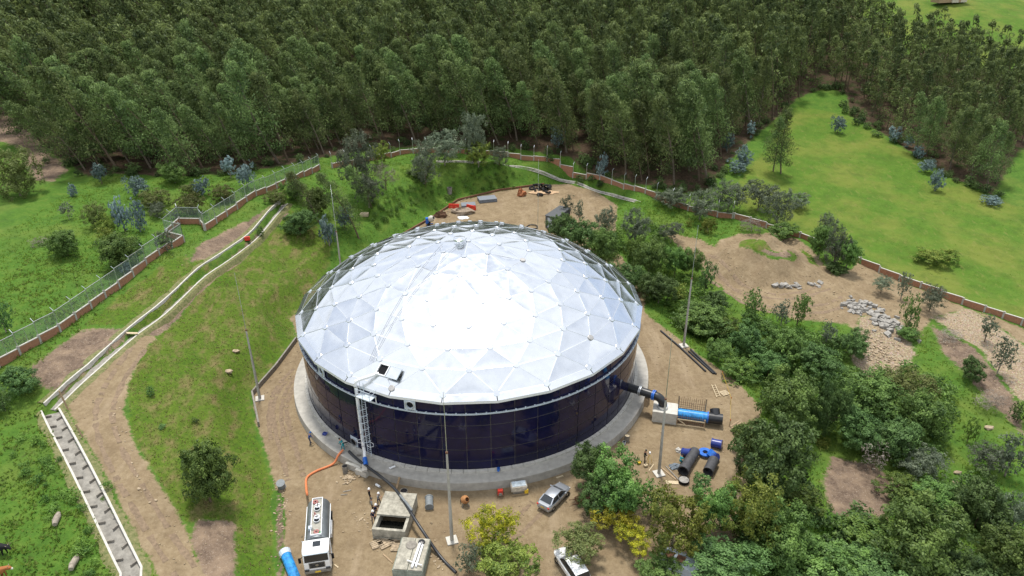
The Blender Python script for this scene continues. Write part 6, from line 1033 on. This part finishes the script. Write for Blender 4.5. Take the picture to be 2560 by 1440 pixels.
for kind, label, t in [
 ('dark', 'large dark green tree beside the blue valves', (33.8,-23.6,4.06,4.73,0.8)), ('bush', 'dark upright tree at the tip of the yard', (32.8,-18.2,2.52,2.15,0.8)), ('lime', 'yellow green round tree below the large dark tree', (28.7,-30.8,3.73,3.73,0.8)), ('bush', 'green tree left of the yellow green round tree', (25.6,-30.4,2.18,2.87,0.8)), ('dark', 'small dark tree beside the large grey pipe', (25.5,-25.0,1.28,1.13,1.2)), ('lime', 'light green tree below the right mast', (21.0,-32.9,3.44,3.80,0.8)), ('bush', 'green tree right of the silver car', (16.1,-26.7,3.11,3.11,0.8)), ('dark', 'pointed dark tree touching the ring foundation', (13.6,-23.6,2.40,2.33,1.5)), ('bush', 'small green crown beside the surveyor', (19.8,-27.8,1.64,2.01,0.8)), ('dark', 'dark tree shading the red brown cart', (14.4,-27.6,2.27,2.27,0.6)),
 ('yellow', 'upper yellow flowering tree right of the silver car', (15.8,-30.0,2.21,1.31,1.2)), ('yellow', 'lower yellow flowering tree below the first', (17.2,-32.6,2.14,1.22,1.2)), ('yellow', 'big yellow flowering tree beside the front mast', (3.5,-31.8,2.54,2.54,0.8)), ('lime', 'yellow green tree at the bottom centre', (4.7,-35.2,3.58,1.60,0.6)), ('grey', 'blue grey bush under the big flowering tree', (1.2,-34.9,1.25,1.79,0.1)), ('olive', 'open olive tree over the white vehicle', (12.0,-33.7,2.67,1.16,2.0)), ('bush', 'green tree at the bottom edge below the flowering trees', (18.7,-36.4,2.41,1.08,1.0)),
 ('dark', 'deep shaded tree over the old trailer', (25.1,-35.6,3.55,1.53,1.2)), ('bush', 'green tree right of the deep shaded tree', (31.7,-32.0,3.15,2.77,0.8)), ('bush', 'wide tree at the bottom right of centre', (35.8,-33.5,4.31,1.79,0.8)), ('fern', 'feathery green tree below the bare soil', (42.7,-29.3,3.53,1.41,0.6)), ('bush', 'largest spreading tree in the bottom right', (46.3,-31.0,4.62,3.53,0.8)), ('dark', 'grey dark tree near the right edge below the hollow', (56.7,-25.0,3.27,2.92,0.6)), ('bush', 'tree in the bottom right corner', (55.1,-31.5,3.03,3.03,0.6)), ('dark', 'tree at the bottom edge right of centre', (40.8,-34.3,3.90,1.61,0.6)), ('dark', 'dark tree filling the bottom edge beside the spreading tree', (50.0,-33.1,3.99,1.59,0.6)), ('fern', 'green crown under the large dark tree', (36.8,-24.3,2.84,1.12,0.6)), ('grey', 'grey tree at the right edge above the corner', (60.2,-25.7,2.16,3.39,0.6)),
 ]: tree(kind, label, t, FG)
# ---- tall plantation eucalyptus
def euc(seed, H, clumps, per, leaf, lean, cr=2.0, base=.12, limbs=True):
    rng = np.random.default_rng(seed); bx = lean * rng.uniform(.8, 1.2); wob = rng.normal(0, .25, 2)
    ax = lambda t: np.stack([-bx * t ** 1.6 * H + wob[0] * np.sin(t * 4), wob[1] * np.sin(t * 5), t * H], -1)
    t = base + (1 - base) * rng.beta(1.35, 1.05, clumps); t[:3] = (.99, .965, .93); a = rng.uniform(0, 6.28, clumps); prof = np.clip((1.06 - t) / .55, .16, 1) ** .75 * np.clip((t - base + .12) / .22, .35, 1)
    rr = cr * prof * rng.uniform(.3, 1.05, clumps); c = ax(t); c[:, 0] += np.cos(a) * rr - lean * 1.2 * rr; c[:, 1] += np.sin(a) * rr; c[:, 2] += rr * .25
    k = np.repeat(np.arange(clumps), per); s = .45 + .58 * prof[k]; q = rn(rng, len(k)); off = q * (rng.uniform(.25, 1, len(k)) ** .5)[:, None] * s[:, None] * np.array([1.1, 1.0, 1.0]); P = c[k] + off * 1.3
    V, F = cards(P, leaf, .34, 1.1, rng, q + np.array([0, 0, .25])); ct = rng.uniform(0, .55, clumps); tint = np.clip(rng.normal(.34, .10, len(k)) + ct[k] - .15, 0, 1)
    n = 7 if limbs else 4; pts = [tuple(ax(np.array(i / n * .97))) for i in range(n + 1)]; mb = MB(); mb.tube(pts, [.21 * (1 - .85 * i / n) * H / 17 for i in range(n + 1)], 6 if limbs else 5)
    for q in range(0, clumps if limbs else 0, 3): p = ax(np.array(max(.2, t[q] - .06))); mb.tube([tuple(p), tuple(c[q])], [.05, .02], 3, cap=False)
    return V, F, np.repeat(tint, 4), mb
EV = []; BARK_M = M('gum_bark', (.15, .12, .09), .85, var=.3, scale=4)
for s in range(8):
    V, F, ti, mb = euc(s, 17, 70, 58, .47, .11 + .05 * (s % 3), 2.7 + .25 * (s % 4)); tm = mb.mesh('trunk'); tm.materials.append(BARK_M if s % 2 else BARK); EV.append((np_mesh('crown', V, F, LM['euc'], ti), tm))
FAR = [euc(50 + s, 17, 46, 18, .80, .11 + .04 * (s % 3), 2.7 + .2 * (s % 3), limbs=False) for s in range(5)] + [euc(60 + s, 17, 27, 13, 1.2, .11 + .04 * (s % 3), 2.7 + .2 * (s % 3), limbs=False) for s in range(5)]
def put_euc(x, y, sc, rz, v, label, group, tilt=0.0):
    o = thing('eucalyptus_tree', label, 'tree', (x, y, gz(x, y) - .1), rz, group); o.scale = (sc, sc, sc); o.rotation_euler = (0, -tilt, rz)
    c = bpy.data.objects.new('crown', EV[v][0]); link(c, o); q = bpy.data.objects.new('trunk', EV[v][1]); link(q, o); return o
put_euc(*(-30.6,42.3), .62, .1, 1, 'left leaning eucalyptus on the embankment top beside the dome', 'leaning eucalyptus by the lawn', .22)
put_euc(*(-23.0,40.4), .80, -.1, 4, 'right leaning eucalyptus with bare trunk above the lawn', 'leaning eucalyptus by the lawn', .24)
put_euc(*(-21.9,49.9), .55, .3, 2, 'short leaning eucalyptus behind the right leaning one', 'leaning eucalyptus by the lawn', .2)
put_euc(*(66.1,72.7), .86, .2, 3, 'lone dark eucalyptus standing apart on the pasture corner', 'single eucalyptus', .0)
put_euc(*(64.7,73.9), .75, 1.2, 5, 'second stem of the lone eucalyptus on the pasture corner', 'single eucalyptus', .0)
rng = np.random.default_rng(77); FP = np.array(FOREST, float); lo, hi = FP.min(0), FP.max(0); sp = 4.75
gx, gy = np.meshgrid(np.arange(lo[0], hi[0], sp), np.arange(lo[1], hi[1], sp * .9)); P = np.stack([gx.ravel(), gy.ravel()], 1) + rng.uniform(-1.9, 1.9, (gx.size, 2)); P = P[signed(P, FP) < -.3]
_w = np.array(cam.matrix_world.inverted()); Pz = height(P); Q = np.column_stack([P, Pz, np.ones(len(P))]) @ _w.T; Qt = np.column_stack([P, Pz + 17, np.ones(len(P))]) @ _w.T
tx = 18 / cam.data.lens * 1.0; hx = np.abs(Q[:, 0] / -Q[:, 2]) / tx; hy = Qt[:, 1] / -Qt[:, 2] / (tx * 9 / 16); hb = Q[:, 1] / -Q[:, 2] / (tx * 9 / 16)
keep = (hx < 1.12) & (hb < 1.03) & (Q[:, 2] < 0); P = P[keep]; Pz = Pz[keep]; D = np.linalg.norm(np.column_stack([P, Pz]) - np.array(CAM), axis=1)
inv = (hx[keep] < 1.0); order = np.argsort(D + np.where(inv, 0, 1e4)); P = P[order]; Pz = Pz[order]; D = D[order]
right = P[:, 0] > np.interp(P[:, 1], [60, 110, 160, 200], [75, 84, 108, 130]); scl = np.where(right, rng.uniform(.66, .9, len(P)), rng.normal(1.0, .17, len(P)).clip(.6, 1.35)); rzs = rng.normal(0, .35, len(P)); lean_l = np.where(right, -.06, np.interp(P[:, 0], [-140, -60, 0, 90], [.36, .29, .17, .03])) + rng.normal(0, .045, len(P))
BD = -signed(P, FP)
def euc_label(i):
    x = P[i, 0]; row = 'in the front row' if BD[i] < 4.5 else 'behind the front row'
    if right[i]: return 'eucalyptus %s of the copse right of the pasture' % row
    return 'eucalyptus %s of the plantation %s' % (row, 'above the left meadow' if x < -45 else 'above the fence end' if x < -15 else 'behind the terrace trees' if x < 12 else 'behind the stepped brick wall' if x < 45 else 'at the pasture corner')
for i in range(min(300, len(P))): put_euc(P[i, 0], P[i, 1], scl[i], rzs[i], i % 8, euc_label(i), 'eucalyptus of the hillside plantation', lean_l[i])
VV, FF, TT, TV, TF = [], [], [], [], []; nv = nt_ = 0
TR = []
for V, F, ti, mb in FAR: mb.f = [f for f in mb.f if len(f) == 4]; TR.append((np.array(mb.v), np.array(mb.f)))
for i in range(300, len(P)):
    j = i % 5 + (5 if i > 950 else 0); V, F, ti, _m = FAR[j]; tvv, tff = TR[j]; a = rzs[i]; s = scl[i]; ln = lean_l[i]; R = np.array([[math.cos(a), -math.sin(a), 0], [math.sin(a), math.cos(a), 0], [0, 0, 1]]) @ np.array([[math.cos(ln), 0, -math.sin(ln)], [0, 1, 0], [math.sin(ln), 0, math.cos(ln)]]); o = np.array([P[i, 0], P[i, 1], Pz[i] - .1])
    VV.append(V @ R.T * s + o); FF.append(F + nv); TT.append(np.clip(ti * rng.uniform(.6, 1.4) + rng.normal(0, .08), 0, 1)); nv += len(V); TV.append(tvv @ R.T * s + o); TF.append(tff + nt_); nt_ += len(tvv)
if VV:
    fo = thing('distant_eucalyptus_forest', 'mass of eucalyptus crowns covering the hillside above the plantation front', 'forest'); fo['kind'] = 'stuff'
    tag(link(bpy.data.objects.new('crowns', np_mesh('crowns', np.concatenate(VV), np.concatenate(FF), LM['euc'], np.concatenate(TT))), fo), kind='stuff'); tag(link(bpy.data.objects.new('trunks', np_mesh('trunks', np.concatenate(TV), np.concatenate(TF), BARK)), fo), kind='stuff')
# ---- grass tufts and weeds as ground cover
def cover(name, label, n, zones, hgt, wid, mat, box, seed, thick=3, dens=None):
    rg_ = np.random.default_rng(seed); p = np.column_stack([rg_.uniform(box[0], box[1], n), rg_.uniform(box[2], box[3], n)]); w = zone_at(p); m = sum(w[:, ZN.index(z)] for z in zones)
    cl = .5 + .5 * np.sin(p[:, 0] * .33 + np.sin(p[:, 1] * .21) * 2) * np.sin(p[:, 1] * .29 + 1.3); keep = (m > .55) & (rg_.random(n) < m * (.35 + .65 * cl)) & (np.hypot(p[:, 0], p[:, 1]) > 25); keep &= seg_dist(p, CHAN, False) > 1.15; p = p[keep]; z = height(p); k = np.repeat(np.arange(len(p)), thick); b = np.column_stack([p, z])[k]; b[:, :2] += rg_.normal(0, wid * 1.2, (len(k), 2))
    d = rn(rg_, len(k)); d[:, 2] = np.abs(d[:, 2]) * .7 + .55; h = hgt * rg_.uniform(.5, 1.3, len(k)); sd = np.cross(d, rn(rg_, len(k))); sd /= np.linalg.norm(sd, axis=1)[:, None]; w_ = (wid * rg_.uniform(.6, 1.3, len(k)))[:, None]
    V = np.stack([b - sd * w_ * .5, b + sd * w_ * .5, b + d * h[:, None]], 1).reshape(-1, 3); V[:, 2] -= .02; me = np_mesh(name, V, np.arange(len(V)).reshape(-1, 3), mat, np.repeat(np.clip(rg_.normal(.5, .25, len(k)), 0, 1), 3)); o = link(bpy.data.objects.new(name, me)); return tag(o, label, name, kind='stuff')
LM['grass'] = leaf_mat('grass_blades', (.085, .16, .02), (.24, .34, .05), .5); LM['dry'] = leaf_mat('dry_blades', (.12, .14, .03), (.32, .28, .12), .5); LM['weed'] = leaf_mat('weed_leaves', (.08, .145, .025), (.23, .32, .06), .5)
cover('grass', 'lush green grass of the left meadow and terraces', 60000, ['meadow'], .30, .16, LM['grass'], (-78, 40, -48, 90), 1)
cover('grass', 'green grass in the hollow and banks right of the yard', 26000, ['meadow'], .32, .16, LM['grass'], (30, 90, -48, 60), 2)
cover('turf', 'short mixed dry turf covering the embankment', 42000, ['turf'], .16, .14, LM['dry'], (-62, -14, -48, 62), 3)
cover('weeds', 'leafy low weeds in the meadow by the drain', 3500, ['meadow'], .34, .3, LM['weed'], (-70, -28, -48, 20), 4, 5)
cover('grass', 'cropped grass and weeds of the right hand pasture', 16000, ['pasture'], .10, .16, LM['grass'], (40, 150, -10, 130), 6)
# ---- undergrowth: one mass of low foliage in the thicket, the forest edge and the yard bank
def undergrowth(name, label, polys, n, kind, rmin, rmax, seed, edge=None):
    rg_ = np.random.default_rng(seed); me = [m for m in SML[kind]]; arr = []
    for m in me: v = np.empty(len(m.vertices) * 3, np.float32); m.vertices.foreach_get('co', v); t = np.empty(len(m.vertices), np.float32); m.attributes['tint'].data.foreach_get('value', t); v = v.reshape(-1, 4, 3)[::2]; cq = v.mean(1, keepdims=True); arr.append(((cq + (v - cq) * 1.35).reshape(-1, 3), t.reshape(-1, 4)[::2].ravel()))
    VV, TT = [], []; c = 0
    if edge is not None:
        pts = []; E_ = [np.array(p[:2]) for p in edge]
        for _ in range(n): t = rg_.random() * (len(E_) - 1); i = int(t); pts.append(E_[i] + (E_[i + 1] - E_[i]) * (t - i) + rg_.normal(0, 1.2, 2))
    else:
        pts = []; pl = np.array(polys, float)[:, :2]; lo, hi = pl.min(0), pl.max(0)
        while len(pts) < n:
            q = rg_.uniform(lo, hi)
            if signed([q], pl)[0] < -.5: pts.append(q)
    for p in pts:
        v, t = arr[c % 3]; c += 1; r = rg_.uniform(rmin, rmax); h = r * rg_.uniform(.55, .95); a = rg_.uniform(0, 6.28); x = v[:, 0] * math.cos(a) - v[:, 1] * math.sin(a); y = v[:, 0] * math.sin(a) + v[:, 1] * math.cos(a)
        VV.append(np.column_stack([x * r + p[0], y * r + p[1], v[:, 2] * h + gz(p[0], p[1]) + h * .7])); TT.append(np.clip(t + rg_.normal(0, .12), 0, 1))
    V = np.concatenate(VV); tag(link(bpy.data.objects.new(name, np_mesh(name, V, np.arange(len(V)).reshape(-1, 4), LM[kind], np.concatenate(TT)))), label, name, kind='stuff')
undergrowth('undergrowth', 'dense low green undergrowth filling the thicket right of the yard', [(36.6,19.1), (41.4,15.5), (48.9,11.2), (55.2,8.5), (56.8,2.2), (66.2,4.3), (65.5,-4.0), (57.9,-14.8), (51.6,-16.9), (44.8,-14.2), (41.1,-11.8), (38.5,-7.9), (36.1,-3.1), (33.7,4.6)], 110, 'bush', .9, 2.0, 21)
undergrowth('undergrowth', 'low bright green shrubs on the bank right of the dome', [(21.6,51.4), (32.6,50.1), (36.2,43.8), (37.4,28.7), (38.5,18.9), (33.3,15.7), (28.7,18.5), (25.5,23.6), (23.5,34.5), (20.6,41.6)], 105, 'fern', .7, 1.6, 22)
undergrowth('undergrowth', 'dark undergrowth at the bottom right below the trees', [(29.2,-27.9), (40.4,-23.1), (45.8,-25.3), (58.7,-18.0), (65.4,-19.8), (60,-34), (55,-42), (30,-46), (21,-40)], 90, 'dark', 1.0, 2.2, 23)
undergrowth('forest_edge_scrub', 'shadowy scrub along the front edge of the plantation', None, 130, 'dark', .7, 1.7, 24, edge=FOREST[2:26])
# ---- wheel ruts pressed into the dirt
RUT = M('rut_mud', (.20, .145, .095), .9, var=.3, scale=2.5, bump=.4, bscale=9, col2=(.13, .095, .062))
def ruts(path, gauge=1.7, wid=.34):
    P_ = [Vector((p[0], p[1], 0)) for p in path]; S = []
    for i in range(len(P_) - 1):
        p0, p1, p2, p3 = P_[max(i - 1, 0)], P_[i], P_[i + 1], P_[min(i + 2, len(P_) - 1)]
        for k in range(10): t = k / 10; S.append(.5 * ((2 * p1) + (p2 - p0) * t + (2 * p0 - 5 * p1 + 4 * p2 - p3) * t * t + (3 * p1 - p0 - 3 * p2 + p3) * t ** 3))
    for sd in (-1, 1):
        mb = MB(); rows = []; rg_ = random.Random(len(S) + sd)
        for i, p in enumerate(S):
            d = (S[min(i + 1, len(S) - 1)] - S[max(i - 1, 0)]).normalized(); n = Vector((-d.y, d.x, 0)); c = p + n * sd * gauge / 2; w = wid * rg_.uniform(.55, 1.25)
            rows.append([Vector((q.x, q.y, gz(q.x, q.y) + h)) for q, h in ((c - n * w, -.01), (c - n * w * .6, .045), (c, .012), (c + n * w * .6, .045), (c + n * w, -.01))])
        for r in rows: mb.v += [tuple(q) for q in r]
        for i in range(len(rows) - 1):
            if rg_.random() < .12: continue
            for j in range(4): mb.f.append((i * 5 + j, i * 5 + j + 1, i * 5 + 5 + j + 1, i * 5 + 5 + j))
        tag(mb.build('wheel_rut', RUT, None, smooth='all'), kind='structure')
ruts([(-22.67,-0.71,-1.20), (-24.43,-4.00,-1.20), (-24.26,-8.82,-1.20), (-22.52,-13.64,-1.20), (-20.52,-18.03,-1.20), (-18.77,-22.06,-1.20)])
ruts([(-24.18,-0.21,-1.20), (-25.21,-4.45,-1.20), (-24.63,-9.65,-1.20), (-22.78,-15.14,-1.20)], 1.5)
ruts([(-42.7,-4.6), (-42.8,-10.7), (-41.7,-15.9), (-39.1,-20.7), (-35.0,-25.9), (-30.0,-31.4), (-24.3,-37.4)])
ruts([(38.4,39.7), (40.0,27.9), (43.4,20.2), (48.1,16.7), (55.3,17.2), (60.6,20.8)])
ruts([(40.3,35.2), (42.7,25.3), (46.9,21.4), (51.9,20.7), (58.7,24.4)], 1.5)
ruts([(4.91,-30.42,-1.20), (6.57,-28.25,-1.20), (8.31,-26.09,-1.20)])
undergrowth('bank_scrub', 'rough dark tufts covering the cut bank below the terrace lawn', None, 150, 'fern', .35, .75, 25, edge=[(4.9,75.2), (2.0,73.2), (-4.2,70.2), (-11.5,63.6), (-16.5,55.9), (-20.4,47.0)])
undergrowth('bank_scrub', 'leafy brambles in the meadow beside the baffled drain', None, 36, 'fern', .35, .8, 26, edge=[(-49.3,-18.9), (-44.8,-24.5), (-40.0,-29.1), (-36.3,-33.3), (-32.7,-37.0)])
# ---- loose pebbles and clods on the bare ground, too small and many to count
def pebbles(label, n, box, zones, seed, smin, smax):
    rg_ = np.random.default_rng(seed); p = np.column_stack([rg_.uniform(box[0], box[1], n), rg_.uniform(box[2], box[3], n)]); w = zone_at(p); m = sum(w[:, ZN.index(z)] for z in zones); cl = np.sin(p[:, 0] * .5 + np.sin(p[:, 1] * .3)) * np.sin(p[:, 1] * .45); p = p[(rg_.random(n) < m * (.25 + .75 * (cl > .1))) & (np.hypot(p[:, 0], p[:, 1]) > 24.2)]
    base_ = np.array([v.co[:] for v in ROCKS[0].vertices]); fc = np.array([q.vertices[:] for q in ROCKS[0].polygons]); z = height(p); s_ = rg_.uniform(smin, smax, len(p)) ** 1.0; a = rg_.uniform(0, 6.28, len(p)); V = np.empty((len(p), len(base_), 3)); sx = s_ * rg_.uniform(.7, 1.5, len(p))
    V[:, :, 0] = p[:, :1] + base_[:, 0] * (sx * np.cos(a))[:, None] - base_[:, 1] * (s_ * np.sin(a))[:, None]; V[:, :, 1] = p[:, 1:] + base_[:, 0] * (sx * np.sin(a))[:, None] + base_[:, 1] * (s_ * np.cos(a))[:, None]; V[:, :, 2] = (z + s_ * .1)[:, None] + base_[:, 2] * s_[:, None]
    F = (fc[None] + (np.arange(len(p)) * len(base_))[:, None, None]).reshape(-1, 3); tag(link(bpy.data.objects.new('pebbles', np_mesh('pebbles', V.reshape(-1, 3), F, CLOD))), label, 'pebbles', kind='stuff')
CLOD = M('clods', (.33, .255, .165), .95, var=.35, scale=1.2)
pebbles('loose pebbles and clods strewn over the works yard', 5000, (-30, 36, -46, 80), ['dirt', 'soil'], 31, .05, .26); pebbles('loose stones on the right hand dirt track', 4200, (38, 92, -10, 50), ['dirt', 'gravel', 'soil'], 32, .06, .34); pebbles('loose stones on the upper left road and bare soil', 1800, (-62, -18, -48, 60), ['dirt', 'soil'], 33, .05, .28)
